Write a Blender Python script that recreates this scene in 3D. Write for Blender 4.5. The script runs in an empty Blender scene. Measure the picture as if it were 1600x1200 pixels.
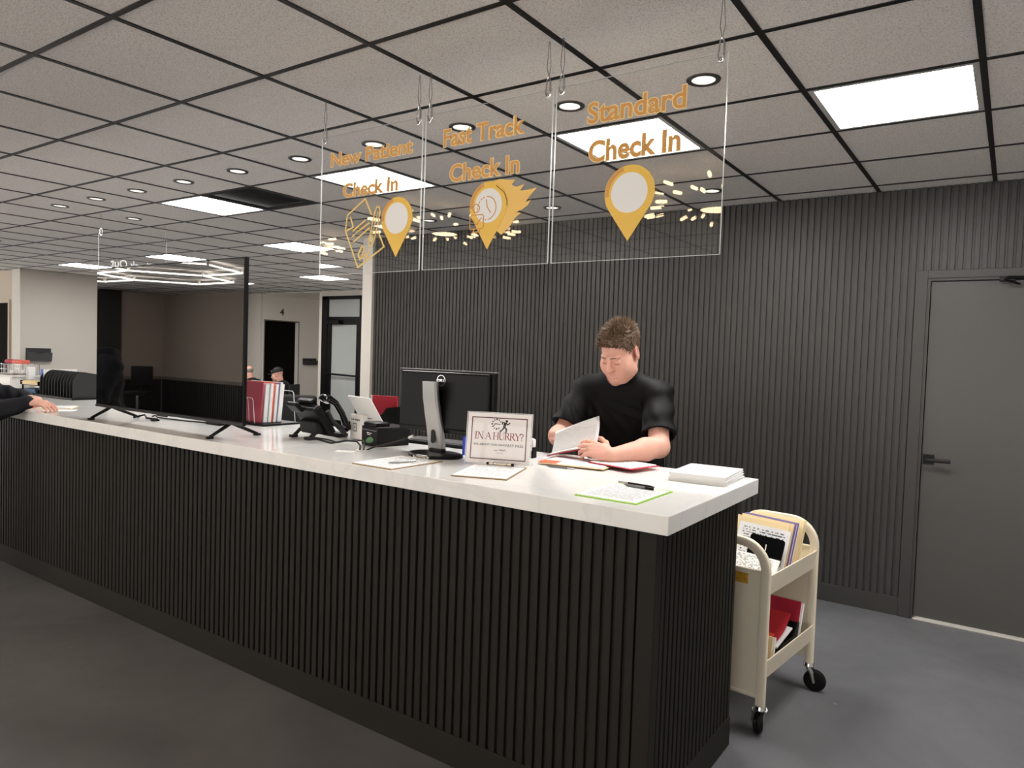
import bpy, bmesh, math, random
import numpy as np
from mathutils import Vector, Matrix, Euler

# ------------------------------------------------------------------ camera
SC = bpy.context.scene
COL = SC.collection
PI = math.pi
CAM_H = 1.558
CEIL = 2.662
yaw, pitch, roll, FPX = -0.6075, -0.0406, 0.03313, 1126.9
Fw = Vector((math.sin(yaw)*math.cos(pitch), math.cos(yaw)*math.cos(pitch), math.sin(pitch)))
r0 = Vector((math.cos(yaw), -math.sin(yaw), 0)); u0 = r0.cross(Fw)
Rt = math.cos(roll)*r0 + math.sin(roll)*u0
Up = -math.sin(roll)*r0 + math.cos(roll)*u0
cd = bpy.data.cameras.new('camera'); cam = bpy.data.objects.new('camera', cd); COL.objects.link(cam)
cd.sensor_width = 36; cd.lens = FPX*36/1600; cd.clip_start = .02; cd.clip_end = 80
cam.matrix_world = Matrix(((Rt.x, Up.x, -Fw.x, 0), (Rt.y, Up.y, -Fw.y, 0), (Rt.z, Up.z, -Fw.z, CAM_H), (0, 0, 0, 1)))
SC.camera = cam

# ------------------------------------------------------------------ world, exposure
w = bpy.data.worlds.new('world'); SC.world = w; w.use_nodes = True
w.node_tree.nodes['Background'].inputs[0].default_value = (1, .965, .92, 1)
w.node_tree.nodes['Background'].inputs[1].default_value = 3.3
SC.view_settings.view_transform = 'Standard'; SC.view_settings.look = 'None'
SC.view_settings.gamma = 1; SC.view_settings.use_curve_mapping = False
SC.view_settings.exposure = 0.3
SC.cycles.use_denoising = True
SC.cycles.max_bounces = 10; SC.cycles.diffuse_bounces = 6; SC.cycles.transparent_max_bounces = 24
SC.cycles.sample_clamp_indirect = 6
PANEL_E, DOWN_E, STICK_E, HEX_E = 29.0, 52.0, 18.0, 24.0

# ------------------------------------------------------------------ materials
def lin(c): return tuple(((v/255)/12.92 if v/255 <= .04045 else ((v/255+.055)/1.055)**2.4) for v in c)
MATS = {}
def mat(name, rgb=(200, 200, 200), rough=.5, metal=0, spec=.5, var=.0, vscale=20, bump=0, bscale=200, coat=0, emit=None, estr=1, ior=None, fibre=None):
    if name in MATS: return MATS[name]
    m = bpy.data.materials.new(name); m.use_nodes = True; nt = m.node_tree; b = nt.nodes['Principled BSDF']
    c = lin(rgb); b.inputs['Base Color'].default_value = (*c, 1)
    b.inputs['Roughness'].default_value = rough; b.inputs['Metallic'].default_value = metal
    b.inputs['Specular IOR Level'].default_value = spec
    if ior: b.inputs['IOR'].default_value = ior
    if coat: b.inputs['Coat Weight'].default_value = coat; b.inputs['Coat Roughness'].default_value = .08
    tc = nt.nodes.new('ShaderNodeTexCoord')
    if var:
        n = nt.nodes.new('ShaderNodeTexNoise'); n.inputs['Scale'].default_value = vscale; n.inputs['Detail'].default_value = 4
        mp = nt.nodes.new('ShaderNodeMapping'); nt.links.new(tc.outputs['Object'], mp.inputs[0]); nt.links.new(mp.outputs[0], n.inputs['Vector'])
        if fibre: mp.inputs['Scale'].default_value = fibre
        r = nt.nodes.new('ShaderNodeMix'); r.data_type = 'RGBA'
        r.inputs[6].default_value = (*[v*(1-var) for v in c], 1); r.inputs[7].default_value = (*[min(1, v*(1+var)) for v in c], 1)
        nt.links.new(n.outputs['Fac'], r.inputs[0]); nt.links.new(r.outputs[2], b.inputs['Base Color'])
    if bump:
        n2 = nt.nodes.new('ShaderNodeTexNoise'); n2.inputs['Scale'].default_value = bscale; n2.inputs['Detail'].default_value = 3
        nt.links.new(tc.outputs['Object'], n2.inputs['Vector'])
        bp = nt.nodes.new('ShaderNodeBump'); bp.inputs['Strength'].default_value = bump; bp.inputs['Distance'].default_value = .004
        nt.links.new(n2.outputs['Fac'], bp.inputs['Height']); nt.links.new(bp.outputs[0], b.inputs['Normal'])
    if emit is not None:
        b.inputs['Emission Color'].default_value = (*lin(emit), 1); b.inputs['Emission Strength'].default_value = estr
    MATS[name] = m; return m

def mat_acrylic(name, tint=(1, 1, 1), ior=1.49, scale=1.0):
    """clear sheet: straight-through transmission plus a mirror coat weighted by Fresnel"""
    m = bpy.data.materials.new(name); m.use_nodes = True; nt = m.node_tree; nt.nodes.clear()
    o = nt.nodes.new('ShaderNodeOutputMaterial'); mx = nt.nodes.new('ShaderNodeMixShader')
    t = nt.nodes.new('ShaderNodeBsdfTransparent'); t.inputs[0].default_value = (*tint, 1)
    g = nt.nodes.new('ShaderNodeBsdfGlossy'); g.inputs['Roughness'].default_value = .0
    f = nt.nodes.new('ShaderNodeFresnel'); f.inputs[0].default_value = ior
    k = nt.nodes.new('ShaderNodeMath'); k.operation = 'MULTIPLY'; k.inputs[1].default_value = scale; k.use_clamp = True
    ge = nt.nodes.new('ShaderNodeNewGeometry'); q = nt.nodes.new('ShaderNodeMapRange'); q.inputs[3].default_value = ior; q.inputs[4].default_value = 1/ior
    nt.links.new(ge.outputs['Backfacing'], q.inputs[0]); nt.links.new(q.outputs[0], f.inputs[0])
    nt.links.new(f.outputs[0], k.inputs[0]); nt.links.new(k.outputs[0], mx.inputs[0])
    nt.links.new(t.outputs[0], mx.inputs[1]); nt.links.new(g.outputs[0], mx.inputs[2]); nt.links.new(mx.outputs[0], o.inputs[0])
    MATS[name] = m; return m

def mat_quartz():
    m = mat('white_quartz', (236, 236, 235), rough=.07, spec=.5); nt = m.node_tree; b = nt.nodes['Principled BSDF']
    tc = nt.nodes.new('ShaderNodeTexCoord'); n = nt.nodes.new('ShaderNodeTexNoise'); n.inputs['Scale'].default_value = 2.2; n.inputs['Detail'].default_value = 8; n.inputs['Distortion'].default_value = 1.8
    nt.links.new(tc.outputs['Object'], n.inputs['Vector'])
    cr = nt.nodes.new('ShaderNodeValToRGB'); e = cr.color_ramp.elements
    e[0].position = .47; e[0].color = (*lin((236, 236, 234)), 1); e[1].position = .53; e[1].color = (*lin((236, 236, 235)), 1)
    k = e.new(.5); k.color = (*lin((230, 230, 230)), 1)
    nt.links.new(n.outputs['Fac'], cr.inputs[0]); nt.links.new(cr.outputs[0], b.inputs['Base Color']); return m

def mat_floor():
    m = mat('epoxy_concrete', (104, 103, 106), rough=.42, spec=.5); nt = m.node_tree; b = nt.nodes['Principled BSDF']
    tc = nt.nodes.new('ShaderNodeTexCoord')
    n = nt.nodes.new('ShaderNodeTexNoise'); n.inputs['Scale'].default_value = .9; n.inputs['Detail'].default_value = 7; n.inputs['Roughness'].default_value = .6; n.inputs['Distortion'].default_value = .6
    n2 = nt.nodes.new('ShaderNodeTexNoise'); n2.inputs['Scale'].default_value = 9; n2.inputs['Detail'].default_value = 5
    v = nt.nodes.new('ShaderNodeTexVoronoi'); v.inputs['Scale'].default_value = 2.6
    for q in (n, n2, v): nt.links.new(tc.outputs['Object'], q.inputs['Vector'])
    cr = nt.nodes.new('ShaderNodeValToRGB'); e = cr.color_ramp.elements
    e[0].position = .3; e[0].color = (*lin((87, 87, 91)), 1); e[1].position = .72; e[1].color = (*lin((111, 111, 115)), 1)
    nt.links.new(n.outputs['Fac'], cr.inputs[0])
    sp = nt.nodes.new('ShaderNodeValToRGB'); s = sp.color_ramp.elements; s[0].position = .0; s[0].color = (1, 1, 1, 1); s[1].position = .035; s[1].color = (0, 0, 0, 1)
    nt.links.new(v.outputs['Distance'], sp.inputs[0])
    mx = nt.nodes.new('ShaderNodeMix'); mx.data_type = 'RGBA'; mx.inputs[7].default_value = (*lin((165, 163, 160)), 1)
    ml = nt.nodes.new('ShaderNodeMath'); ml.operation = 'MULTIPLY'; nt.links.new(sp.outputs[0], ml.inputs[0]); nt.links.new(n2.outputs['Fac'], ml.inputs[1])
    nt.links.new(ml.outputs[0], mx.inputs[0]); nt.links.new(cr.outputs[0], mx.inputs[6]); nt.links.new(mx.outputs[2], b.inputs['Base Color'])
    rr = nt.nodes.new('ShaderNodeMapRange'); rr.inputs[3].default_value = .34; rr.inputs[4].default_value = .52; nt.links.new(n2.outputs['Fac'], rr.inputs[0]); nt.links.new(rr.outputs[0], b.inputs['Roughness'])
    return m

def mat_tile():
    m = mat('ceiling_tile', (228, 224, 220), rough=.9, spec=.2); nt = m.node_tree; b = nt.nodes['Principled BSDF']
    tc = nt.nodes.new('ShaderNodeTexCoord'); n = nt.nodes.new('ShaderNodeTexNoise'); n.inputs['Scale'].default_value = 170; n.inputs['Detail'].default_value = 3
    nt.links.new(tc.outputs['Object'], n.inputs['Vector'])
    cr = nt.nodes.new('ShaderNodeValToRGB'); e = cr.color_ramp.elements
    e[0].position = .34; e[0].color = (*lin((208, 204, 200)), 1); e[1].position = .5; e[1].color = (*lin((246, 242, 238)), 1)
    nt.links.new(n.outputs['Fac'], cr.inputs[0]); nt.links.new(cr.outputs[0], b.inputs['Base Color'])
    bp = nt.nodes.new('ShaderNodeBump'); bp.inputs['Strength'].default_value = .35; bp.inputs['Distance'].default_value = .003
    nt.links.new(n.outputs['Fac'], bp.inputs['Height']); nt.links.new(bp.outputs[0], b.inputs['Normal']); return m

def mat_print(name, paper=(243, 243, 243), ink=(120, 122, 130), rows=26, cols=9, dens=.45):
    """printed form: rows of broken grey type on a sheet (uses object XY of the sheet)"""
    m = mat(name, paper, rough=.6, spec=.3); nt = m.node_tree; b = nt.nodes['Principled BSDF']
    tc = nt.nodes.new('ShaderNodeTexCoord'); sx = nt.nodes.new('ShaderNodeSeparateXYZ'); nt.links.new(tc.outputs['Generated'], sx.inputs[0])
    def mth(op, a, bb=None):
        q = nt.nodes.new('ShaderNodeMath'); q.operation = op
        for i, v in enumerate((a, bb)):
            if v is None: continue
            if isinstance(v, (int, float)): q.inputs[i].default_value = v
            else: nt.links.new(v, q.inputs[i])
        return q.outputs[0]
    y = mth('MULTIPLY', sx.outputs[1], rows); line = mth('LESS_THAN', mth('FRACT', y), .42)
    cb = nt.nodes.new('ShaderNodeCombineXYZ'); nt.links.new(mth('MULTIPLY', sx.outputs[0], cols), cb.inputs[0]); nt.links.new(mth('FLOOR', y), cb.inputs[1])
    n = nt.nodes.new('ShaderNodeTexNoise'); n.inputs['Scale'].default_value = 1.7; n.inputs['Detail'].default_value = 2; nt.links.new(cb.outputs[0], n.inputs['Vector'])
    word = mth('GREATER_THAN', n.outputs['Fac'], dens)
    mg = mth('MULTIPLY', mth('GREATER_THAN', sx.outputs[0], .09), mth('LESS_THAN', sx.outputs[0], .91))
    mg2 = mth('MULTIPLY', mth('GREATER_THAN', sx.outputs[1], .07), mth('LESS_THAN', sx.outputs[1], .93))
    f = mth('MULTIPLY', mth('MULTIPLY', line, word), mth('MULTIPLY', mg, mg2))
    mx = nt.nodes.new('ShaderNodeMix'); mx.data_type = 'RGBA'; mx.inputs[6].default_value = (*lin(paper), 1); mx.inputs[7].default_value = (*lin(ink), 1)
    nt.links.new(f, mx.inputs[0]); nt.links.new(mx.outputs[2], b.inputs['Base Color']); return m

# ------------------------------------------------------------------ mesh building
class MB:
    def __init__(s): s.bm = bmesh.new()
    def box(s, c, size, bev=0, M=None, seg=2):
        r = bmesh.ops.create_cube(s.bm, size=1); vs = r['verts']
        bmesh.ops.scale(s.bm, vec=size, verts=vs)
        if bev:
            es = list({e for v in vs for e in v.link_edges})
            rr = bmesh.ops.bevel(s.bm, geom=es, offset=min(bev, min(size)*.49), segments=seg, affect='EDGES', profile=.5)
            vs = list({v for f in rr['faces'] for v in f.verts} | {v for v in vs if v.is_valid})
        T = Matrix.Translation(c)
        if M is not None: T = M @ T
        bmesh.ops.transform(s.bm, matrix=T, verts=vs); return s
    def b2(s, lo, hi, bev=0, M=None):
        return s.box([(a+b)/2 for a, b in zip(lo, hi)], [abs(b-a) for a, b in zip(lo, hi)], bev, M)
    def tube(s, pts, r, n=8, caps=True, closed=False):
        pts = [Vector(p) for p in pts]; rs = r if isinstance(r, (list, tuple)) else [r]*len(pts)
        rings = []; prev = None; N = len(pts)
        for i, p in enumerate(pts):
            if closed: d = pts[(i+1) % N] - pts[i-1]
            else: d = pts[min(i+1, N-1)] - pts[max(i-1, 0)]
            d.normalize()
            if prev is None:
                a = Vector((0, 0, 1)) if abs(d.z) < .9 else Vector((1, 0, 0)); u = d.cross(a).normalized()
            else: u = (prev - d*prev.dot(d)).normalized()
            prev = u; v = d.cross(u)
            rings.append([s.bm.verts.new(p + rs[i]*(math.cos(2*PI*k/n)*u + math.sin(2*PI*k/n)*v)) for k in range(n)])
        for i in range(N if closed else N-1):
            a, b = rings[i], rings[(i+1) % N]
            for k in range(n): s.bm.faces.new((a[k], a[(k+1) % n], b[(k+1) % n], b[k]))
        if caps and not closed: s.bm.faces.new(rings[0][::-1]); s.bm.faces.new(rings[-1])
        return s
    def cyl(s, a, b, r, n=20, r2=None): return s.tube([a, b], [r, r if r2 is None else r2], n)
    def lathe(s, prof, n=28, M=None, cap=False):
        """prof: list of (radius, z)"""
        M = M or Matrix(); rings = []
        for (r, z) in prof: rings.append([s.bm.verts.new(M @ Vector((r*math.cos(2*PI*k/n), r*math.sin(2*PI*k/n), z))) for k in range(n)])
        for a, b in zip(rings, rings[1:]):
            for k in range(n): s.bm.faces.new((a[k], a[(k+1) % n], b[(k+1) % n], b[k]))
        if cap: s.bm.faces.new(rings[0][::-1]); s.bm.faces.new(rings[-1])
        return s
    def prism(s, poly, t, M=None, bev=0):
        """polygon in XY extruded from z=0 to z=t"""
        M = M or Matrix()
        lo = [s.bm.verts.new(M @ Vector((x, y, 0))) for x, y in poly]; hi = [s.bm.verts.new(M @ Vector((x, y, t))) for x, y in poly]
        fs = [s.bm.faces.new(lo[::-1]), s.bm.faces.new(hi)]; n = len(poly)
        for i in range(n): fs.append(s.bm.faces.new((lo[i], lo[(i+1) % n], hi[(i+1) % n], hi[i])))
        bmesh.ops.recalc_face_normals(s.bm, faces=fs)
        return s
    def stroke(s, pts, wd, t, M=None, closed=False):
        """flat ribbon of width wd along a 2D polyline with mitred joints, thickness t; every stroke sits a hair above the last"""
        P = [Vector(p) for p in pts]; P = [p for i, p in enumerate(P) if i == 0 or (p-P[i-1]).length > 1e-6]; n = len(P); h = wd/2
        if closed and (P[0]-P[-1]).length < 1e-6: P.pop(); n -= 1
        s.nst = getattr(s, 'nst', 0)+1; z0 = -.00002*(s.nst % 9); z1 = t+.00003*(s.nst % 9); M = M or Matrix(); L = []; R_ = []
        for i, p in enumerate(P):
            a = (p-P[i-1]).normalized() if (i or closed) else None; c = (P[(i+1) % n]-p).normalized() if (i < n-1 or closed) else None
            a = a or c; c = c or a; m = Vector((-a.y-c.y, a.x+c.x)); m = m.normalized() if m.length > 1e-4 else Vector((-a.y, a.x))
            k = h/max(.45, m.dot(Vector((-a.y, a.x)))); e = (-a*h*.35 if i == 0 else a*h*.35 if i == n-1 else Vector((0, 0))) if not closed else Vector((0, 0))
            L.append(p+m*k+e); R_.append(p-m*k+e)
        v = [[s.bm.verts.new(M @ Vector((q.x, q.y, z))) for q in row] for z in (z0, z1) for row in (L, R_)]; fs = []
        for i in range(n if closed else n-1):
            k = (i+1) % n; fs += [s.bm.faces.new(f) for f in ((v[2][i], v[3][i], v[3][k], v[2][k]), (v[0][i], v[0][k], v[1][k], v[1][i]), (v[0][i], v[2][i], v[2][k], v[0][k]), (v[1][i], v[1][k], v[3][k], v[3][i]))]
        if not closed: fs += [s.bm.faces.new((v[0][0], v[1][0], v[3][0], v[2][0])), s.bm.faces.new((v[0][-1], v[2][-1], v[3][-1], v[1][-1]))]
        bmesh.ops.recalc_face_normals(s.bm, faces=fs); return s
    def quad(s, *ps): s.bm.faces.new([s.bm.verts.new(p) for p in ps]); return s
    def sheet(s, fn, nu, nv, t):
        """thin solid following fn(u,v)->point, thickness t along z"""
        g = [[[s.bm.verts.new(Vector(fn(i/nu, j/nv)) + Vector((0, 0, o))) for j in range(nv+1)] for i in range(nu+1)] for o in (0, t)]
        for i in range(nu):
            for j in range(nv):
                s.bm.faces.new((g[1][i][j], g[1][i+1][j], g[1][i+1][j+1], g[1][i][j+1])); s.bm.faces.new((g[0][i][j+1], g[0][i+1][j+1], g[0][i+1][j], g[0][i][j]))
        for i in range(nu):
            for j in (0, nv): s.bm.faces.new((g[0][i][j], g[0][i+1][j], g[1][i+1][j], g[1][i][j]))
        for j in range(nv):
            for i in (0, nu): s.bm.faces.new((g[0][i][j], g[0][i][j+1], g[1][i][j+1], g[1][i][j]))
        bmesh.ops.recalc_face_normals(s.bm, faces=s.bm.faces); return s
    def build(s, name, m, parent=None, smooth=False, angle=35, loc=None, rotz=0):
        me = bpy.data.meshes.new(name); s.bm.normal_update(); s.bm.to_mesh(me); s.bm.free()
        return link_mesh(name, me, m, parent, smooth, angle, loc, rotz)

def link_mesh(name, me, m, parent=None, smooth=False, angle=35, loc=None, rotz=0):
    me.materials.append(m if not isinstance(m, str) else MATS[m])
    if smooth:
        for p in me.polygons: p.use_smooth = True
        if angle and hasattr(me, 'set_sharp_from_angle'): me.set_sharp_from_angle(angle=math.radians(angle))
    o = bpy.data.objects.new(name, me); COL.objects.link(o)
    if parent is not None: o.parent = parent
    if loc is not None: o.location = loc
    o.rotation_euler.z = rotz
    return o
def thing(name, label, cat, loc=(0, 0, 0), rotz=0, group=None):
    o = bpy.data.objects.new(name, None); COL.objects.link(o); o.empty_display_size = .05
    o.location = loc; o.rotation_euler = (0, 0, rotz); o['label'] = label; o['category'] = cat
    if group: o['group'] = group
    return o
def tag(o, label, cat, group=None):
    o['label'] = label; o['category'] = cat
    if group: o['group'] = group
    return o
def struct(o): o['kind'] = 'structure'; return o
CHILD = {}
def kids(o): return [c for c in bpy.data.objects if c.parent == o]
def dup(root, loc, rotz, label, group=None, name=None):
    r = root.copy(); COL.objects.link(r); r.location = loc; r.rotation_euler.z = rotz; r['label'] = label
    if group: r['group'] = group
    for ch in kids(root):
        c = ch.copy(); COL.objects.link(c); c.parent = r
        for g in kids(ch):
            d = g.copy(); COL.objects.link(d); d.parent = c
    return r
def text_mesh(body, size, extrude=.0006, offset=0, align='CENTER', space=1.0, xscale=1.0, shear=0):
    cu = bpy.data.curves.new('t', 'FONT'); cu.body = body; cu.size = size; cu.extrude = extrude; cu.offset = offset
    cu.align_x = align; cu.space_character = space; cu.resolution_u = 4; cu.shear = shear
    o = bpy.data.objects.new('t', cu); COL.objects.link(o); bpy.context.view_layer.update()
    me = bpy.data.meshes.new_from_object(o.evaluated_get(bpy.context.evaluated_depsgraph_get()))
    bpy.data.objects.remove(o); bpy.data.curves.remove(cu)
    if xscale != 1: me.transform(Matrix.Diagonal((xscale, 1, 1, 1)))
    me.materials.clear(); return me
STAND = Matrix(((1, 0, 0, 0), (0, 0, -1, 0), (0, 1, 0, 0), (0, 0, 0, 1)))   # XY drawing -> XZ, facing -y
def text(name, body, size, m, M, parent=None, fit=None, **k):
    me = text_mesh(body, size, **k)
    if fit:
        xs = [v.co.x for v in me.vertices]; w0 = max(xs)-min(xs); me.transform(Matrix.Diagonal((fit/w0, 1, 1, 1)))
        xs = [v.co.x for v in me.vertices]; me.transform(Matrix.Translation((-(max(xs)+min(xs))/2, 0, 0)))
    me.transform(M); return link_mesh(name, me, m, parent)
def circle(cx, cy, rx, n=40, ry=None, a0=0, a1=2*PI): 
    ry = ry or rx; full = abs(a1-a0-2*PI) < 1e-6
    return [(cx+rx*math.cos(a0+(a1-a0)*k/(n if full else n-1)), cy+ry*math.sin(a0+(a1-a0)*k/(n if full else n-1))) for k in range(n)]

# common materials
mat_quartz(); mat_floor(); mat_tile(); mat_acrylic('clear_acrylic'); mat_acrylic('holder_acrylic', scale=.3)
mat('charcoal_slat', (56, 55, 53), rough=.42, spec=.4, var=.12, vscale=6, fibre=(1, 1, .08), bump=.05, bscale=300)
mat('counter_slat', (33, 31, 27), rough=.6, spec=.2, var=.12, vscale=6, fibre=(1, 1, .08))
mat('black_grid', (20, 20, 21), rough=.45)
mat('greige_wall', (190, 184, 176), rough=.8, bump=.06, bscale=350); mat('white_wall', (222, 216, 207), rough=.7, bump=.05, bscale=350)
mat('tan_wall', (205, 192, 176), rough=.8); mat('taupe_wall', (214, 202, 190), rough=.8)
mat('black_plastic', (12, 12, 12), rough=.42, spec=.18); mat('black_matte', (15, 15, 16), rough=.7); mat('gloss_black', (10, 10, 11), rough=.12)
mat('black_metal', (22, 22, 23), rough=.4, metal=.6); mat('chrome', (200, 200, 202), rough=.18, metal=1); mat('brushed_silver', (178, 178, 178), rough=.35, metal=.85)
mat('white_plastic', (232, 231, 228), rough=.35); mat('grey_plastic', (110, 110, 112), rough=.4)
mat('paper', (240, 240, 240), rough=.7, spec=.3); mat('manila', (236, 214, 168), rough=.7, spec=.3, var=.05, vscale=40); mat('red_folder', (176, 34, 58), rough=.55, spec=.35)
mat('pink_red', (186, 62, 84), rough=.5); mat('orange_card', (238, 92, 44), rough=.6); mat('purple_folder', (126, 110, 160), rough=.6); mat('lime', (150, 205, 50), rough=.45)
mat('led_panel', (255, 255, 255), emit=(255, 252, 248), estr=PANEL_E); mat('led_down', (255, 255, 255), emit=(255, 247, 236), estr=DOWN_E)
mat('led_stick', (255, 240, 220), emit=(255, 222, 176), estr=STICK_E); mat('led_tube', (255, 255, 255), emit=(255, 243, 228), estr=HEX_E)
mat('frost_edge', (225, 228, 228), rough=.25, spec=.8)
mat_print('form_print', ink=(158, 160, 168)); mat_print('dense_print', ink=(95, 100, 112), rows=34, cols=14, dens=.4); mat_print('list_print', ink=(70, 74, 82), rows=18, cols=12, dens=.5)
# ================================================================== the setting
GX, GY, GS = -0.148, 2.476, 0.6096
def cell(i, j): return (GX+i*GS, GY+j*GS)
def cc(i, j): return (GX+(i+.5)*GS, GY+(j+.5)*GS)
PANELS = [(-1, 1), (-3, 1), (-6, 1), (-9, 1), (-11, 4), (-15, 4), (-19, 4), (-15, 8), (-19, 8), (-13, -8), (2, 1)]  # the last two panels are out of view, added to brighten the room
VENTS = [(-8, 1)]
DOWNS = [(-2-k, 0) for k in range(10)] + [(-11, 1), (-16, 1), (-3, 3), (-5, 3), (-7, 3), (-8, 3), (0, 0), (2, 0)]  # the last two downlights extend the row out of view, added for light
I0, I1, J0, J1 = -26, 4, -12, 11
b = MB()
for i in range(I0, I1+1):
    for j in range(J0, J1+1):
        if (i, j) in PANELS or (i, j) in VENTS: continue
        x, y = cell(i, j); z = CEIL+.004
        if (i, j) in DOWNS:
            cx, cy = cc(i, j); n = 32; ring = []; out = []
            for k in range(n):
                a = 2*PI*k/n; c, s = math.cos(a), math.sin(a); q = GS/2/max(abs(c), abs(s))
                ring.append(b.bm.verts.new((cx+.047*c, cy+.047*s, z))); out.append(b.bm.verts.new((cx+q*c, cy+q*s, z)))
            for k in range(n): b.bm.faces.new((ring[k], ring[(k+1) % n], out[(k+1) % n], out[k]))
        else: b.quad((x, y, z), (x, y+GS, z), (x+GS, y+GS, z), (x+GS, y, z))
struct(b.build('ceiling', MATS['ceiling_tile']))
b = MB()
X0, X1, Y0, Y1 = cell(I0, 0)[0], cell(I1+1, 0)[0], cell(0, J0)[1], cell(0, J1+1)[1]
for i in range(I0, I1+2): b.b2((cell(i, 0)[0]-.0115, Y0, CEIL), (cell(i, 0)[0]+.0115, Y1, CEIL+.03))
for j in range(J0, J1+2): b.b2((X0, cell(0, j)[1]-.0105, CEIL+.0005), (X1, cell(0, j)[1]+.0105, CEIL+.03))
struct(b.build('trim_1', MATS['black_grid']))
struct(MB().b2((-17, -5.2, -.1), (3, 12.2, 0)).build('floor', MATS['epoxy_concrete']))

def slats(b, x0, x1, z0, z1, y, pitch=.0405, wd=.027, dep=.011, flip=False, along='x'):
    """reeded panel: raised slats with grooves, front of the slats on plane y (facing -y, or +y if flip)"""
    n = max(1, round((x1-x0)/pitch)); p = (x1-x0)/n; prof = []; s = -1 if flip else 1; c = .0015
    for k in range(n):
        a = x0+k*p+(p-wd)/2; e = a+wd
        prof += [(a-.001, y+s*dep), (a, y+s*c), (a+c, y), (e-c, y), (e, y+s*c), (e+.001, y+s*dep)]
    prof = [(x0, y+s*dep)] + prof + [(x1, y+s*dep)]
    f = (lambda u, v, z: (u, v, z)) if along == 'x' else (lambda u, v, z: (v, u, z))
    lo = [b.bm.verts.new(f(u, v, z0)) for u, v in prof]; hi = [b.bm.verts.new(f(u, v, z1)) for u, v in prof]
    for k in range(len(prof)-1): b.bm.faces.new((lo[k], lo[k+1], hi[k+1], hi[k]))
    # closed back
    bk = y+s*(dep+.02)
    B = [b.bm.verts.new(f(u, bk, z)) for u, z in ((x0, z0), (x1, z0), (x1, z1), (x0, z1))]; b.bm.faces.new(B[::-1])
    b.bm.faces.new(hi+[B[2], B[3]]); b.bm.faces.new((lo[::-1])+[B[0], B[1]])
    b.bm.faces.new((lo[0], hi[0], B[3], B[0])); b.bm.faces.new((lo[-1], B[1], B[2], hi[-1]))
    bmesh.ops.recalc_face_normals(b.bm, faces=b.bm.faces)

WY = 5.085
b = MB(); slats(b, -5.235, -.524, .115, CEIL, WY); slats(b, -.524, .54, 2.155, CEIL, WY); slats(b, .54, 2.5, .115, CEIL, WY)
b.b2((-5.235, WY+.03, 0), (-.46, WY+.12, CEIL+.02)); b.b2((-.46, WY+.03, 2.11), (.48, WY+.12, CEIL+.02)); b.b2((.48, WY+.03, 0), (2.5, WY+.12, CEIL+.02))
struct(b.build('wall_back', MATS['charcoal_slat']))
b = MB(); b.b2((-5.235, WY-.004, 0), (-.526, WY+.03, .115), .002); b.b2((.542, WY-.004, 0), (2.5, WY+.03, .115), .002)
struct(b.build('baseboard_back', MATS['charcoal_slat']))
# dark painted door in the slatted wall
D = struct(thing('door_1', 'dark grey painted door with black lever set in the slatted wall', 'door', (0, WY, 0)))
b = MB(); b.b2((-.526, -.012, 0), (-.462, .03, 2.155), .002); b.b2((.482, -.012, 0), (.546, .03, 2.155), .002); b.b2((-.462, -.012, 2.107), (.482, .03, 2.155), .002)
b.b2((-.462, -.004, 0), (-.446, .12, 2.107)); b.b2((.466, -.004, 0), (.482, .12, 2.107)); b.b2((-.446, -.004, 2.092), (.466, .12, 2.107))
b.b2((-.446, .06, 0), (-.436, .075, 2.092)); b.b2((-.446, .06, 2.08), (.466, .075, 2.092))
b.build('door_frame', MATS['charcoal_slat'], D)
mat('door_paint', (72, 70, 68), rough=.38, spec=.4, var=.06, vscale=4)
leaf = MB().b2((-.443, .014, .016), (.463, .058, 2.088), .002).build('door_leaf', MATS['door_paint'], D)
lv = MB(); lv.b2((-.437, .004, .972), (-.377, .014, 1.032), .002); lv.cyl((-.405, .004, 1.002), (-.405, -.045, 1.002), .011); lv.b2((-.418, -.058, .991), (-.288, -.040, 1.011), .004)
lv.build('door_handle', MATS['black_metal'], leaf)
cl = MB(); cl.b2((.14, -.05, 2.03), (.40, .012, 2.08), .006); cl.tube([(.2, -.02, 2.085), (-.06, -.10, 2.09), (-.07, -.02, 2.088)], .008); cl.b2((-.10, -.03, 2.078), (-.02, .0, 2.1), .003); cl.tube([(-.07, -.085, 2.078), (.0, -.02, 2.06)], .006)
cl.build('door_closer', MATS['black_metal'], D)
MB().b2((-.446, -.01, 0), (.466, .11, .009), .002).build('threshold', mat('threshold_metal', (205, 200, 190), rough=.4, metal=.3), D)  # pale strip standing in for light leaking under the door

# painted walls further back
struct(MB().b2((-5.372, 5.06, 0), (-5.237, 9.4, CEIL+.02)).build('wall_partition', MATS['white_wall']))
b = MB(); b.b2((-15.2, 9.4, 0), (-13.0, 9.45, CEIL+.02)); b.b2((-9.84, 9.4, 0), (-5.372, 9.55, CEIL+.02)); b.b2((-11.06, 9.4, 2.565), (-9.84, 9.55, CEIL+.02)); b.b2((-11.16, 9.4, 0), (-11.06, 11.2, CEIL+.02))
struct(b.build('wall_far', MATS['white_wall']))
b = MB(); b.b2((-13.28, 4.95, 0), (-13.0, 8.0, CEIL+.02)); b.b2((-14.6, 7.85, 0), (-13.28, 8.0, CEIL+.02)); b.b2((-14.75, 7.85, 0), (-14.6, 9.4, CEIL+.02))
struct(b.build('wall_left', MATS['greige_wall']))
struct(MB().b2((-13.285, 4.94, 0), (-12.995, 4.952, CEIL+.01)).build('trim_2', MATS['white_wall']))
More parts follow.
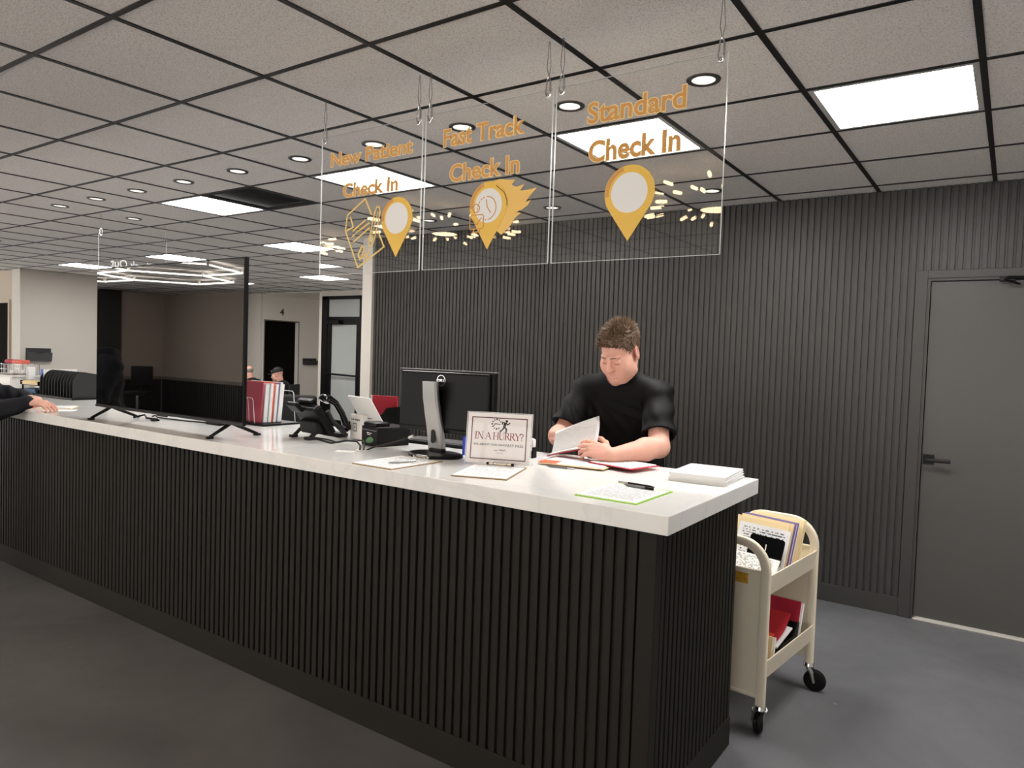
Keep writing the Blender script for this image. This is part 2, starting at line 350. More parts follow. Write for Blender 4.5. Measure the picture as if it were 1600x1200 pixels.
# alcove with the numbered doorway
b = MB(); b.b2((-13.15, 9.451, 0), (-13.0, 9.50, CEIL+.02)); b.b2((-15.3, 9.46, 2.654), (-5.2, 11.4, 2.72)); b.b2((-11.2, 11.2, 0), (-11.06, 11.4, CEIL)); b.b2((-13.15, 10.38, 0), (-13.0, 11.25, CEIL+.02)); b.b2((-13.15, 9.50, 2.11), (-13.0, 10.38, CEIL+.02)); b.b2((-13.15, 11.1, 0), (-11.06, 11.25, CEIL+.02))
struct(b.build('wall_alcove', mat('alcove_wall', (236, 232, 225), rough=.8)))
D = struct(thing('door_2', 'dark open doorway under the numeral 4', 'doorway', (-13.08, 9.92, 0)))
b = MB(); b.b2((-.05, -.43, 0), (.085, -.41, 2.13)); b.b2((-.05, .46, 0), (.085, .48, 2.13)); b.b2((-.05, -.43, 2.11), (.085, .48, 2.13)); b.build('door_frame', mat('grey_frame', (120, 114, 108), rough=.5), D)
b = MB(); b.b2((-.066, -.45, .0), (-.03, .49, 2.16)); b.build('door_leaf', mat('dark_room', (22, 19, 17), rough=.9, spec=.05), D)  # dark sheet across the opening, coloured as the unlit room behind
text('numeral', '4', .2, mat('numeral_grey', (70, 66, 62), rough=.5), Matrix(((0, 0, -1, -12.985), (1, 0, 0, 9.93), (0, 1, 0, 2.24), (0, 0, 0, 1))), None, extrude=.004, offset=.003)
nb = bpy.data.objects['numeral']; nb.name = 'room_number'; tag(nb, 'small dark numeral 4 mounted above the dark doorway', 'room number')
# storefront door beside the partition
D = struct(thing('door_3', 'black framed glass door with frosted panel beside the white partition', 'door', (0, 9.4, 0)))
b = MB(); b.b2((-11.06, -.02, 0), (-10.90, .12, 2.565)); b.b2((-10.02, -.02, 0), (-9.84, .12, 2.565)); b.b2((-11.06, -.02, 2.50), (-9.84, .12, 2.565)); b.b2((-10.9, -.02, 2.10), (-10.02, .12, 2.17))
b.build('door_frame', MATS['black_metal'], D)
b = MB(); b.b2((-10.9, -.01, .02), (-10.80, .05, 2.10)); b.b2((-10.10, -.01, .02), (-10.02, .05, 2.10)); b.b2((-10.8, -.01, 2.02), (-10.1, .05, 2.10)); b.b2((-10.8, -.01, .02), (-10.1, .05, .2))
lf = b.build('door_leaf', MATS['black_metal'], D)
MB().b2((-10.8, .015, .2), (-10.1, .025, 2.02)).build('frosted_pane', mat('frosted', (176, 180, 178), rough=.35, spec=.4, var=.05, vscale=3), lf)
MB().b2((-10.9, .02, 2.17), (-10.02, .03, 2.50)).build('transom_pane', MATS['frosted'], D)
MB().tube([(-10.88, -.06, 1.08), (-10.06, -.06, 1.06)], .018).build('push_bar', MATS['black_metal'], lf)
b = MB(); b.b2((-10.86, -.1, 2.03), (-10.5, -.02, 2.10), .005); b.tube([(-10.55, -.08, 2.1), (-10.75, -.16, 2.13), (-10.9, -.03, 2.14)], .014); b.build('door_closer', MATS['black_plastic'], D)
# left end and the waiting side behind the camera
struct(MB().b2((-16.15, 5.05, 0), (-13.28, 5.2, CEIL+.02)).build('wall_end', MATS['tan_wall']))
D = struct(thing('door_4', 'dark doorway at the left edge of the picture', 'doorway', (0, 5.05, 0)))
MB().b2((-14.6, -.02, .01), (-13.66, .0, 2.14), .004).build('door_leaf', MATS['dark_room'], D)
b = MB(); b.b2((-13.66, -.03, 0), (-13.61, .0, 2.19)); b.b2((-14.65, -.03, 0), (-14.6, .0, 2.19)); b.b2((-14.6, -.03, 2.14), (-13.66, .0, 2.19)); b.build('door_frame', MATS['tan_wall'], D)
b = MB(); b.b2((-16.15, -4.65, 0), (-16, -2.6, CEIL+.02)); b.b2((-16.15, 4.4, 0), (-16, 5.05, CEIL+.02)); b.b2((-16.15, -2.6, 2.45), (-16, 4.4, CEIL+.02)); b.b2((-16.15, -2.6, 0), (-16, 4.4, .25))
struct(b.build('wall_side', MATS['taupe_wall']))
W = struct(thing('window_2', 'storefront glazing at the far left end of the waiting side', 'window', (-16.07, 0, 0)))  # made-up window, lets world light reach the waiting side walls
b = MB()
for k in range(5): b.b2((-.04, -2.6+1.75*k-.03, .25), (.04, -2.6+1.75*k+.03, 2.45))
b.b2((-.04, -2.6, .25), (.04, 4.4, .31)); b.b2((-.04, -2.6, 2.39), (.04, 4.4, 2.45)); b.build('window_frame', MATS['black_metal'], W)
for k in range(4): MB().b2((-.004, -2.6+1.75*k+.03, .31), (.004, -2.6+1.75*k+1.72, 2.39)).build('pane', MATS['clear_acrylic'], W)
b = MB(); b.b2((-16.15, -4.8, 0), (-12.4, -4.65, CEIL+.02)); b.b2((2.0, -4.8, 0), (2.65, -4.65, CEIL+.02)); b.b2((-12.4, -4.8, 2.45), (2.0, -4.65, CEIL+.02)); b.b2((-12.4, -4.8, 0), (2.0, -4.65, .25))
struct(b.build('wall_front', MATS['taupe_wall']))
W = struct(thing('window_1', 'storefront glazing behind the waiting side', 'window', (0, -4.72, 0)))  # made-up window wall, added so daylight lifts the ceiling and counter
b = MB()
for k in range(10): b.b2((-12.4+1.6*k-.03, -.04, .25), (-12.4+1.6*k+.03, .04, 2.45))
b.b2((-12.4, -.04, .25), (2, .04, .31)); b.b2((-12.4, -.04, 2.39), (2, .04, 2.45)); b.build('window_frame', MATS['black_metal'], W)
for k in range(9): MB().b2((-12.4+1.6*k+.03, -.004, .31), (-12.4+1.6*k+1.57, .004, 2.39)).build('pane', MATS['clear_acrylic'], W)
struct(MB().b2((2.5, -4.65, 0), (2.65, WY+.12, CEIL+.02)).build('wall_right', MATS['white_wall']))
b = MB(); slats(b, -16, -12.5, 0, .74, -4.62, flip=True, pitch=.081, wd=.06); b2_ = MB(); slats(b2_, -4.6, -2.62, 0, .74, -15.97, flip=True, pitch=.081, wd=.06, along='y'); struct(b2_.build('trim_5', MATS['charcoal_slat']))
struct(b.build('trim_3', MATS['charcoal_slat']))
b = MB(); b.b2((-15.93, -4.65, .74), (-12.5, -4.56, .80)); b.b2((-16, -4.65, .74), (-15.93, -2.62, .80)); struct(b.build('trim_6', mat('cap_grey', (150, 140, 130), rough=.5)))
b = MB(); b.b2((-16, -3.66, 0), (-15.9, -3.2, CEIL)); struct(b.build('trim_4', MATS['charcoal_slat']))

# ------------------------------------------------------------------ ceiling lights, downlights, vent
LBL = {(-1, 1): 'square LED ceiling panel at right, nearest the dark door', (-3, 1): 'square LED ceiling panel seen through the Standard Check In sign', (-6, 1): 'square LED ceiling panel seen through the New Patient sign',
 (-9, 1): 'square LED ceiling panel beside the black ceiling vent', (-11, 4): 'square LED ceiling panel behind the vent, left of the hanging signs', (-15, 4): 'square LED ceiling panel just above the television top edge',
 (-19, 4): 'farthest left LED ceiling panel, above the grey wall', (-15, 8): 'square LED ceiling panel in front of the glass door', (-19, 8): 'small far LED ceiling panel at the right edge of the television',
 (-13, -8): 'LED ceiling panel near the waiting side window', (2, 1): "LED ceiling panel right of the dark door"}
proto = None
for (i, j) in PANELS:
    x, y = cc(i, j)
    if proto is None:
        t = proto = thing('ceiling_light', LBL[(i, j)], 'ceiling light', (x, y, CEIL), 0, 'LED ceiling panels')
        b = MB(); h = GS/2-.012
        for (lo, hi) in (((-h, -h), (h, -h+.022)), ((-h, h-.022), (h, h)), ((-h, -h+.022), (-h+.022, h-.022)), ((h-.022, -h+.022), (h, h-.022))): b.b2((*lo, .001), (*hi, .03))
        b.build('frame', mat('light_frame', (200, 200, 198), rough=.4), t)
        MB().b2((-h+.022, -h+.022, .008), (h-.022, h-.022, .014)).build('diffuser', MATS['led_panel'], t)
    else: dup(proto, (x, y, CEIL), 0, LBL[(i, j)])
DL = {(-2, 0): 'recessed downlight beside the rightmost sign hook, nearest of the row', (-3, 0): 'recessed downlight left of the word Standard', (-4, 0): 'recessed downlight behind the words Fast Track', (-5, 0): 'recessed downlight behind the words New Patient',
 (-6, 0): 'recessed downlight just left of the New Patient sign', (-7, 0): 'recessed downlight above the black vent', (-8, 0): 'recessed downlight above the lit panel by the vent', (-9, 0): 'recessed downlight third from the left end of the long row',
 (-10, 0): 'recessed downlight second from the left end of the long row', (-11, 0): 'recessed downlight at the left end of the long row', (-11, 1): 'recessed downlight above the mirrored Check Out sign', (-16, 1): 'tiny recessed downlight at the left edge of the picture',
 (-3, 3): 'recessed downlight at right edge of the Standard sign, by the wall', (-5, 3): 'recessed downlight on the seam between Fast Track and Standard signs', (-7, 3): 'recessed downlight behind the left part of the Fast Track sign', (-8, 3): 'recessed downlight behind the pen drawing of the New Patient sign',
 (0, 0): 'recessed downlight right of the hanging signs', (2, 0): 'recessed downlight in front of the dark door wall'}
proto = None
for (i, j) in DOWNS:
    x, y = cc(i, j)
    if proto is None:
        t = proto = thing('downlight', DL[(i, j)], 'downlight', (x, y, CEIL+.004), 0, 'recessed downlights')
        MB().lathe([(.046, .002), (.046, -.004), (.050, -.006), (.064, -.006), (.067, -.001), (.067, .002)], 36).build('trim_ring', mat('dark_ring', (52, 50, 48), rough=.35, metal=.5), t, True)
        MB().lathe([(.046, -.003), (.044, .012), (.036, .060), (.0355, .065)], 36).build('reflector', mat('reflector', (130, 130, 130), rough=.35), t, True)
        MB().lathe([(.030, .0585), (.026, .056), (.0, .056)], 24).build('lamp', MATS['led_down'], t)
    else: dup(proto, (x, y, CEIL+.004), 0, DL[(i, j)])
x, y = cc(-8, 1)
t = thing('ceiling_vent', 'black square return air vent in the ceiling beside a lit panel', 'vent', (x, y, CEIL))
b = MB(); h = GS/2-.012
for (lo, hi) in (((-h, -h), (h, -h+.03)), ((-h, h-.03), (h, h)), ((-h, -h+.03), (-h+.03, h-.03)), ((h-.03, -h+.03), (h, h-.03))): b.b2((*lo, .001), (*hi, .02))
b.b2((-h, -h, .09), (h, h, .1)); b.build('frame', MATS['black_matte'], t)
b = MB()
for k in range(24): b.box((0, 0, 0), (2*h-.06, .026, .002), M=Matrix.Translation((0, -h+.042+k*(2*h-.084)/23, .014)) @ Matrix.Rotation(.7, 4, 'X'))
b.build('louvre', MATS['black_matte'], t)

# fixtures over the waiting side (seen mirrored in the television and the acrylic)
def sputnik(x, y, label):
    t = thing('chandelier', label, 'chandelier', (x, y, CEIL), 0, 'burst chandeliers over the waiting side')
    b = MB(); b.lathe([(.0, 0), (.13, 0), (.13, -.02), (.03, -.025), (.03, -.04), (.16, -.05), (.17, -.10), (.15, -.14), (0, -.14)], 32); b.build('body', MATS['black_matte'], t, True)
    rods = MB(); tips = []
    for ring, (r0_, z0_, zt) in enumerate(((.17, -.075, -.075), (.17, -.10, -.115))):
        for k in range(24):
            a = 2*PI*(k+.5*ring)/24; rr = .36+.20*((k+ring) % 3)/2; L = .07
            d = Vector((math.cos(a), math.sin(a), 0)); p0 = d*r0_+Vector((0, 0, z0_)); p1 = d*(rr)+Vector((0, 0, zt+.02*((k % 2)-.5)))
            rods.tube([p0, p1], .003, 5); q = (p1-p0).normalized(); tips.append((p1, q))
    rods.build('arms', MATS['black_metal'], t); me = None
    for p1, q in tips:
        if me is None: o = MB().tube([(0, 0, 0), (0, 0, .07)], .011, 8).build('light_tip', MATS['led_stick'], t, True); me = o.data
        else: o = bpy.data.objects.new('light_tip', me); COL.objects.link(o); o.parent = t
        o.location = p1; o.rotation_euler = q.to_track_quat('Z', 'Y').to_euler()
    MB().lathe([(.1, -.145), (.0, -.145)], 24).build('lamp', MATS['led_stick'], t)
    return t
sputnik(-3.85, -.15, 'burst chandelier over the waiting side, middle of three'); sputnik(-1.60, -.15, 'burst chandelier over the waiting side, nearest the right'); sputnik(-5.95, -.15, 'burst chandelier over the waiting side, farthest left')
t = thing('honeycomb_light', 'honeycomb of white LED tubes over the waiting side, mirrored in the television', 'ceiling light', (-11.2, -2.0, CEIL))
seg = {}; R_ = 1.0
for qx in range(-1, 2):
    for qy in range(0, 1):
        cx = qx*1.5*R_; cy = (qy+.5*(qx % 2))*math.sqrt(3)*R_
        P = [(round(cx+R_*math.cos(PI/3*k), 3), round(cy+R_*math.sin(PI/3*k), 3)) for k in range(6)]
        for k in range(6): seg[tuple(sorted((P[k], P[(k+1) % 6])))] = 1
b = MB(); jn = MB()
for (a, c) in seg: b.tube([(*a, -.06), (*c, -.06)], .008, 8)
for p in {p for s_ in seg for p in s_}: jn.cyl((*p, -.075), (*p, -.001), .022, 10)
b.build('tubes', MATS['led_tube'], t, True); jn.build('joints', MATS['white_plastic'], t, True)

# ================================================================== reception counter
CX0, CX1, CY0, CY1, CT = -8.6, -.825, 2.03, 2.955, 1.09
t = thing('reception_counter', 'long reception counter base clad in dark vertical slats', 'counter', (0, 0, 0))
b = MB(); slats(b, CX0+.05, CX1-.115, .12, 1.028, CY0+.052); b.build('front_panel', MATS['counter_slat'], t)
b = MB(); slats(b, CY0+.10, CY1-.06, .12, 1.028, CX1-.056, along='y', flip=True, pitch=.038); b.build('end_panel', MATS['counter_slat'], t)
b = MB(); b.b2((CX1-.115, CY0+.051, .12), (CX1-.055, CY0+.10, 1.028), .003); b.build('corner_post', MATS['counter_slat'], t)
b = MB(); b.b2((CX0+.05, CY0+.048, 0), (CX1-.052, CY0+.09, .12), .002); b.b2((CX1-.09, CY0+.09, 0), (CX1-.052, CY1-.06, .12), .002); b.build('baseboard', MATS['counter_slat'], t)
b = MB(); b.b2((CX0+.05, CY0+.09, .12), (CX1-.09, CY0+.12, 1.028)); b.b2((CX1-.115, CY0+.12, 0), (CX1-.09, CY1-.06, 1.028)); b.b2((CX0+.05, CY0+.12, 0), (CX0+.08, CY1-.06, 1.028))
for k in range(5): b.b2((-2.4-1.4*k, CY0+.12, 0), (-2.37-1.4*k, CY1-.06, 1.028))
b.b2((CX0+.08, CY0+.12, .08), (CX1-.115, CY1-.1, .10)); b.build('carcass', MATS['black_matte'], t)
tag(MB().b2((CX0, CY0, 1.03), (CX1, CY1, CT), .003).build('countertop', MATS['white_quartz']), 'long glossy white quartz countertop on the dark slatted counter', 'countertop')
# ================================================================== hanging acrylic signs
mat('sign_gold', (240, 196, 84), rough=.5); mat('sign_orange', (216, 158, 84), rough=.5); mat('sign_white', (240, 240, 240), rough=.5); mat('sign_cream', (246, 218, 160), rough=.5); mat('sign_flame', (244, 200, 110), rough=.5); mat('wire_grey', (120, 120, 122), rough=.3, metal=.8)
SY = 2.18
def SM(x, z, dy=0): return Matrix.Translation((x, dy, z)) @ STAND      # drawing plane -> upright, facing -y
def pin_poly(r, cz, tip, n=48):
    a = math.acos(r/(cz-tip)); a0 = -PI/2+a; pts = [(r*math.cos(t), cz+r*math.sin(t)) for t in [a0+(2*PI-2*a)*k/n for k in range(n+1)]]
    return pts+[(0, tip)]
def pin_icon(t, cx, top, tip, r, ri, dz=0):
    cz = top-r; p = MB().prism(pin_poly(r, cz, tip), .0008, SM(cx, 0, -.0035)).build('map_pin', MATS['sign_gold'], t)
    MB().prism(circle(0, cz-dz, ri), .0006, SM(cx, 0, -.0044)).build('pin_disc', MATS['sign_white'], p)
    rm = (r+ri)/2+.004; A = [math.radians(a) for a in range(108, 188, 4)]
    MB().stroke([(rm*math.cos(a), cz+rm*math.sin(a)) for a in A], .013, .0006, SM(cx, 0, -.0044)).build('pin_highlight', MATS['sign_orange'], p)
def hanging_sign(x0, x1, label, lines):
    cx = (x0+x1)/2; t = thing('hanging_sign', label, 'sign', (cx, SY, 1.885), 0, 'acrylic check in signs'); zb, zt = 0, .612; h = (x1-x0)/2
    MB().b2((-h+.001, -.0025, zb+.001), (h-.001, .0025, zt-.001)).build('acrylic_panel', MATS['clear_acrylic'], t)
    b = MB(); 
    for (lo, hi) in (((-h, -.0027, zb), (h, .0027, zb+.0016)), ((-h, -.0027, zb), (-h+.0018, .0027, zt)), ((h-.0018, -.0027, zb), (h, .0027, zt)), ((-h, -.0027, zt-.001), (h, .0027, zt))): b.b2(lo, hi)
    b.build('polished_edge', MATS['frost_edge'], t)
    for body, xa, xb, zbase, size in lines:
        m = SM((xa+xb)/2-cx, zbase-1.885, -.0032)
        o = text('lettering', body, size, MATS['sign_orange'], m, t, fit=xb-xa, offset=.0012*size/.09)
        text('letter_outline', body, size, MATS['sign_cream'], SM((xa+xb)/2-cx, zbase-1.885, -.0026), o, fit=(xb-xa)+.006, offset=.0042*size/.09)
    for sx in (-1, 1):
        x = sx*(h-.022); b = MB(); P = []
        for k in range(20):
            a = 2*PI*k/20; P.append((x+.010*math.cos(a)*(1.15 if math.sin(a) < 0 else .8), -.002, .62+.036*math.sin(a)))
        b.tube(P, .0028, 8, closed=True); b.tube([(x+.0085, -.002, .605), (x+.008, -.002, .64)], .0042, 8); c = b.build('carabiner', MATS['chrome'], t, True)
        b = MB(); top = CEIL-1.885+.002
        b.tube([(x, -.002, .655), (x-.008, -.002, .69), (x-.002, -.002, top)], .0011, 5); b.tube([(x, -.002, .655), (x+.008, -.002, .69), (x+.002, -.002, top)], .0011, 5); b.tube([(x-.003, -.002, .652), (x+.003, -.002, .652)], .0011, 5)
        b.build('hanging_wire', MATS['wire_grey'], t)
        MB().cyl((x, -.006, .594), (x, .006, .594), .004, 12).build('grommet', MATS['chrome'], t)
    return t, cx
t, cx = hanging_sign(-1.366, -.757, 'clear acrylic hanging sign lettered Standard Check In', [('Standard', -1.236, -.886, 2.352, .098), ('Check In', -1.226, -.900, 2.221, .098)])
pin_icon(t, -1.069-cx, 2.194-1.885, 1.945-1.885, .0905, .066)
t, cx = hanging_sign(-1.975, -1.378, 'clear acrylic hanging sign lettered Fast Track Check In with flaming pin', [('Fast Track', -1.877, -1.497, 2.362, .092), ('Check In', -1.841, -1.514, 2.222, .092)])
FL = [(0.03, 2.197), (0.075, 2.207), (0.109, 2.2), (0.148, 2.196), (0.132, 2.18), (0.151, 2.17), (0.189, 2.176), (0.17, 2.155), (0.202, 2.154), (0.243, 2.158), (0.214, 2.132), (0.193, 2.108), (0.22, 2.118), (0.205, 2.098), (0.18, 2.085), (0.152, 2.077), (0.177, 2.074), (0.152, 2.058), (0.131, 2.032), (0.092, 2.0), (0.02, 2.05)]
fx = -1.676-cx
MB().prism([(x, z-1.885) for x, z in FL], .0006, SM(fx, 0, -.0028)).build('flame', MATS['sign_flame'], t)
pin_icon(t, -1.648-cx, 2.203-1.885, 1.949-1.885, .088, .064, .002)
b = MB(); Q = SM(fx, -1.885, -.0052)
cw = (.022, 2.104); ck = [(cw[0]+.043*math.cos(math.radians(a)), cw[1]+.043*math.sin(math.radians(a))) for a in range(-80, 100, 10)]
b.stroke(ck, .004, .0004, Q)
for a in range(105, 190, 18): b.stroke([(cw[0]+.043*math.cos(math.radians(q)), cw[1]+.043*math.sin(math.radians(q))) for q in (a, a+9)], .004, .0004, Q)
for a in (-95, -110, -125): b.prism(circle(cw[0]+.043*math.cos(math.radians(a)), cw[1]+.043*math.sin(math.radians(a)), .003, 10), .0004, Q)
b.stroke([(.020, 2.136), (.024, 2.108), (.040, 2.086)], .004, .0004, Q)
b.stroke(circle(-.028, 2.107, .016, 24), .004, .0004, Q, True)
b.stroke([(-.052, 2.082), (.002, 2.082), (.008, 2.076), (.008, 2.036), (.002, 2.03), (-.052, 2.03), (-.056, 2.036), (-.056, 2.076)], .004, .0004, Q, True)
b.stroke([(-.042, 2.066), (-.024, 2.046), (-.006, 2.066)], .004, .0004, Q); b.stroke([(-.036, 2.03), (-.04, 2.018), (-.008, 2.018), (-.012, 2.03)], .004, .0004, Q); b.stroke([(-.03, 2.046), (-.018, 2.046)], .006, .0004, Q)
b.build('clock_icon', MATS['sign_orange'], t)
MB().stroke([(.063, 2.184), (.1, 2.156), (.114, 2.124), (.115, 2.106)], .003, .0004, Q).build('flame_line', mat('sign_brown', (120, 84, 40), rough=.5), t)
t, cx = hanging_sign(-2.593, -1.99, 'clear acrylic hanging sign lettered New Patient Check In with form drawing', [('New Patient', -2.528, -2.042, 2.362, .082), ('Check In', -2.446, -2.119, 2.22, .082)])
pin_icon(t, -2.119-cx, 2.191-1.885, 1.944-1.885, .087, .064)
Q = SM(-2.29-cx, -1.885, -.0034); b = MB()
for L in ([(0.024, 2.131), (-0.016, 2.201), (-0.124, 2.14), (-0.135, 2.073), (-0.052, 1.911), (0.102, 1.991), (0.069, 2.051)], [(-0.106, 2.131), (-0.086, 2.087), (-0.13, 2.072)], [(-0.088, 2.069), (-0.013, 2.11)], [(-0.067, 2.061), (0.012, 2.097)], [(-0.081, 2.023), (0.013, 2.076)], [(-0.092, 2.045), (-0.075, 2.054)],
          [(-0.038, 1.942), (-0.052, 1.964), (-0.029, 2.002), (-0.014, 1.99), (-0.033, 1.949), (-0.018, 1.952), (-0.003, 1.969), (0, 1.948), (0.016, 1.982)]): b.stroke(L, .0075, .0006, Q)
b.build('form_drawing', mat('sign_tan', (238, 204, 122), rough=.5), t)
b = MB(); b.stroke([(0.01, 2.007), (0.013, 2.031), (0.041, 2.133), (0.054, 2.16), (0.069, 2.158), (0.075, 2.137), (0.049, 2.039), (0.04, 2.015), (0.021, 1.995)], .0065, .0006, Q, True); b.stroke([(0.019, 2.034), (0.029, 2.044), (0.036, 2.029), (0.03, 2.016), (0.02, 2.023)], .005, .0006, Q, True); b.stroke([(.032, 2.05), (.062, 2.14)], .004, .0006, Q)
b.build('pen_drawing', MATS['sign_tan'], t)
# far sign, seen from behind so its words are mirrored
t = thing('hanging_sign', 'far clear acrylic sign with mirrored white words Check Out, above the television', 'sign', (-6.59, 3.415, 1.885))
MB().b2((-.0025, -.305, 0), (.0025, .305, .61)).build('acrylic_panel', MATS['clear_acrylic'], t)
b = MB(); b.b2((-.003, -.307, 0), (.003, -.304, .61)); b.b2((-.003, .304, 0), (.003, .307, .61)); b.b2((-.003, -.307, 0), (.003, .307, .003)); b.build('polished_edge', MATS['frost_edge'], t)
text('lettering', 'Check Out', .10, MATS['sign_white'], Matrix(((0, 0, -1, -.0035), (-1, 0, 0, 0), (0, 1, 0, .335), (0, 0, 0, 1))), t, fit=.40, offset=.002)
for s_ in (-1, 1):
    b = MB(); b.tube([(0, s_*.288+.010*math.cos(2*PI*k/14), .625+.034*math.sin(2*PI*k/14)) for k in range(14)], .003, 6, closed=True); b.build('carabiner', MATS['chrome'], t, True)
    MB().cyl((0, s_*.288, .655), (0, s_*.288, CEIL-1.885+.002), .0012, 5).build('hanging_wire', MATS['wire_grey'], t)

# ================================================================== on the counter
Z = CT
# television
t = thing('television', 'large black flat screen television standing on the white counter', 'television', (-3.872, 2.2, Z))
mat('tv_glass', (5, 5, 6), rough=.015, spec=.5, ior=2.5)
w2 = .744; b = MB(); b.b2((-w2, -.028, .068), (w2, -.008, .908), .004); b.b2((-w2+.16, -.008, .10), (w2-.16, .034, .62), .015); b.build('casing', MATS['black_plastic'], t)
MB().b2((-w2+.008, -.0305, .086), (w2-.008, -.028, .900)).build('screen', MATS['tv_glass'], t)
b = MB(); b.b2((-w2, -.032, .068), (w2, -.027, .083), .001); b.b2((-.05, -.030, .060), (.05, -.02, .070), .002); b.build('lower_bezel', mat('bezel_grey', (44, 44, 45), rough=.35, metal=.5), t)
for sx in (-.603, .610):
    b = MB(); b.tube([(sx, -.005, .075), (sx, -.03, .058), (sx, -.122, .010)], [.011, .010, .008], 8); b.tube([(sx, .0, .075), (sx+.006, .03, .058), (sx+.012, .142, .010)], [.011, .010, .008], 8)
    for q in ((sx, -.122), (sx+.012, .142)): b.box((q[0], q[1], .006), (.020, .036, .012), .004)
    b.build('leg', MATS['black_plastic'], t, True)
# cables and the little box under the television
t = tag(MB().b2((-.07, -.045, 0), (.07, .045, .022), .004).build('media_box', MATS['black_plastic'], None, loc=(-3.83, 2.50, Z)), 'small flat black box lying behind the right foot of the television', 'media box')
b = MB(); b.tube([(-4.42, 2.30, Z+.006), (-4.40, 2.36, Z+.022), (-4.34, 2.34, Z+.007), (-4.28, 2.36, Z+.006), (-4.22, 2.31, Z+.007), (-4.18, 2.33, Z+.006)], .0055, 8); b.box((-4.21, 2.315, Z+.010), (.05, .022, .018), .004)
tag(b.build('power_cable', MATS['black_plastic'], None, True), 'black cable with plug lying under the left half of the television', 'cable')
b = MB(); b.tube([(-4.44, 2.43, Z+.005), (-4.42, 2.44, Z+.012), (-4.36, 2.42, Z+.005), (-4.1, 2.44, Z+.004), (-3.92, 2.47, Z+.006)], .004, 8)
tag(b.build('signal_cable', MATS['black_plastic'], None, True), 'thin black cable running behind the television to the small box', 'cable')

# wire file rack with charts
rk = thing('file_rack', 'white wire file rack on a black base right of the television', 'file rack', (-3.80, 2.745, Z), .0)
MB().b2((-.23, -.125, 0), (.225, .135, .012), .003).build('base', MATS['black_plastic'], rk)
for k, y in enumerate((-.112, -.098, .118)):
    b = MB(); s_ = .16 if k < 2 else .20
    o_ = (.02 if k == 0 else -.05) if k < 2 else .10; b.tube([(o_-.10, y, .012), (o_-.082, y, s_-.012), (o_-.07, y, s_), (o_+.07, y, s_), (o_+.082, y, s_-.012), (o_+.10, y, .012)], .0022, 8); b.build('wire_divider', MATS['white_plastic'], rk, True)
b = MB(); b.tube([(-.2, -.11, .012), (-.19, -.11, .17), (-.19, .12, .17), (-.2, .12, .012)], .0026, 8); b.build('wire_divider', MATS['white_plastic'], rk, True)
def slab(name, w_, d_, h_, m, loc, rz=0, tilt=0, label='', cat='', group=None, wav=0, tab=None):
    """upright file: thin slab w wide (x), d thick (y), h tall, leaning back by tilt"""
    b = MB(); M = Matrix.Rotation(-tilt, 4, 'X')
    b.box((0, 0, h_/2), (w_, d_, h_), min(.0015, d_*.3), M=M)
    if tab: b.box((tab, 0, h_+.006), (.07, d_*.6, .014), M=M)
    o = b.build(name, m, None, loc=loc, rotz=rz); return tag(o, label, cat, group)
slab('folder', .30, .006, .245, MATS['pink_red'], (-3.808, 2.660, Z+.0135), 0, .06, 'red chart folder standing at the front of the wire rack', 'folder')
y = 2.675
for k, (th, m, nm, lb) in enumerate(((.026, 'paper', 'paper_bundle', 'thick white paper bundle directly behind the red folder in the rack'), (.020, 'paper', 'paper_bundle', 'second white paper bundle in the rack, before the orange chart'), (.010, 'orange_card', 'folder', 'narrow orange edged chart between white bundles in the rack'),
                                     (.018, 'paper', 'paper_bundle', 'white paper bundle just behind the orange chart in the rack'), (.005, 'purple_folder', 'folder', 'thin mauve chart folder near the back of the wire rack'), (.018, 'paper', 'paper_bundle', 'white paper bundle behind the mauve chart in the rack'), (.014, 'paper', 'paper_bundle', 'rearmost white paper bundle leaning in the wire rack'))):
    slab(nm, .295, th, .228+.006*(k % 3), MATS[m], (-3.803+.008*(k % 2), y+th/2, Z+.0145), 0, .07+.004*k, lb, nm.replace('_', ' '), 'charts in the wire rack'); y += th+.003

# desk phone seen from behind
t = thing('desk_phone', 'black multi line desk phone seen from behind', 'phone', (-2.962, 2.53, Z), -.10)
T = Matrix.Translation((0, 0, .03)) @ Matrix.Rotation(.62, 4, 'X')
b = MB(); b.box((0, .0, .085), (.205, .045, .175), .010, M=T); b.box((-.03, .03, .16), (.13, .03, .06), .008, M=T); b.build('body', MATS['black_plastic'], t)
b = MB(); b.box((-.055, .012, .178), (.095, .024, .060), .008, M=Matrix.Translation((0, -.01, .03)) @ Matrix.Rotation(.80, 4, 'X')); b.build('display', MATS['black_plastic'], t)
b = MB(); b.box((0, -.052, .075), (.15, .05, .07), .015, M=Matrix.Rotation(.2, 4, 'X')); b.tube([(-.09, -.05, .06), (-.1, -.10, .012)], .010, 8); b.tube([(.05, -.05, .06), (.05, -.10, .012)], .012, 8); b.box((-.1, -.105, .008), (.03, .04, .014), .004); b.box((.05, -.105, .009), (.045, .05, .016), .005); b.box((-.02, .10, .012), (.15, .06, .022), .006)
b.tube([(.115, .06, .03), (.1, -.01, .10), (.1, -.04, .15)], .012, 8); b.build('stand', MATS['black_matte'], t, True)
b = MB(); b.tube([(.075, .095, .07), (.073, .07, .13), (.072, .03, .185), (.07, -.02, .215)], [.019, .017, .017, .02], 12); b.lathe([(0, .018), (.02, .016), (.03, 0), (.03, -.016), (.0, -.02)], 16, Matrix.Translation((.068, -.035, .212)) @ Matrix.Rotation(-.5, 4, 'X'), False); b.lathe([(0, .016), (.02, .014), (.028, 0), (.026, -.016), (.0, -.02)], 16, Matrix.Translation((.075, .10, .062)) @ Matrix.Rotation(-.9, 4, 'X'), False)
b.build('handset', MATS['gloss_black'], t, True, angle=60)
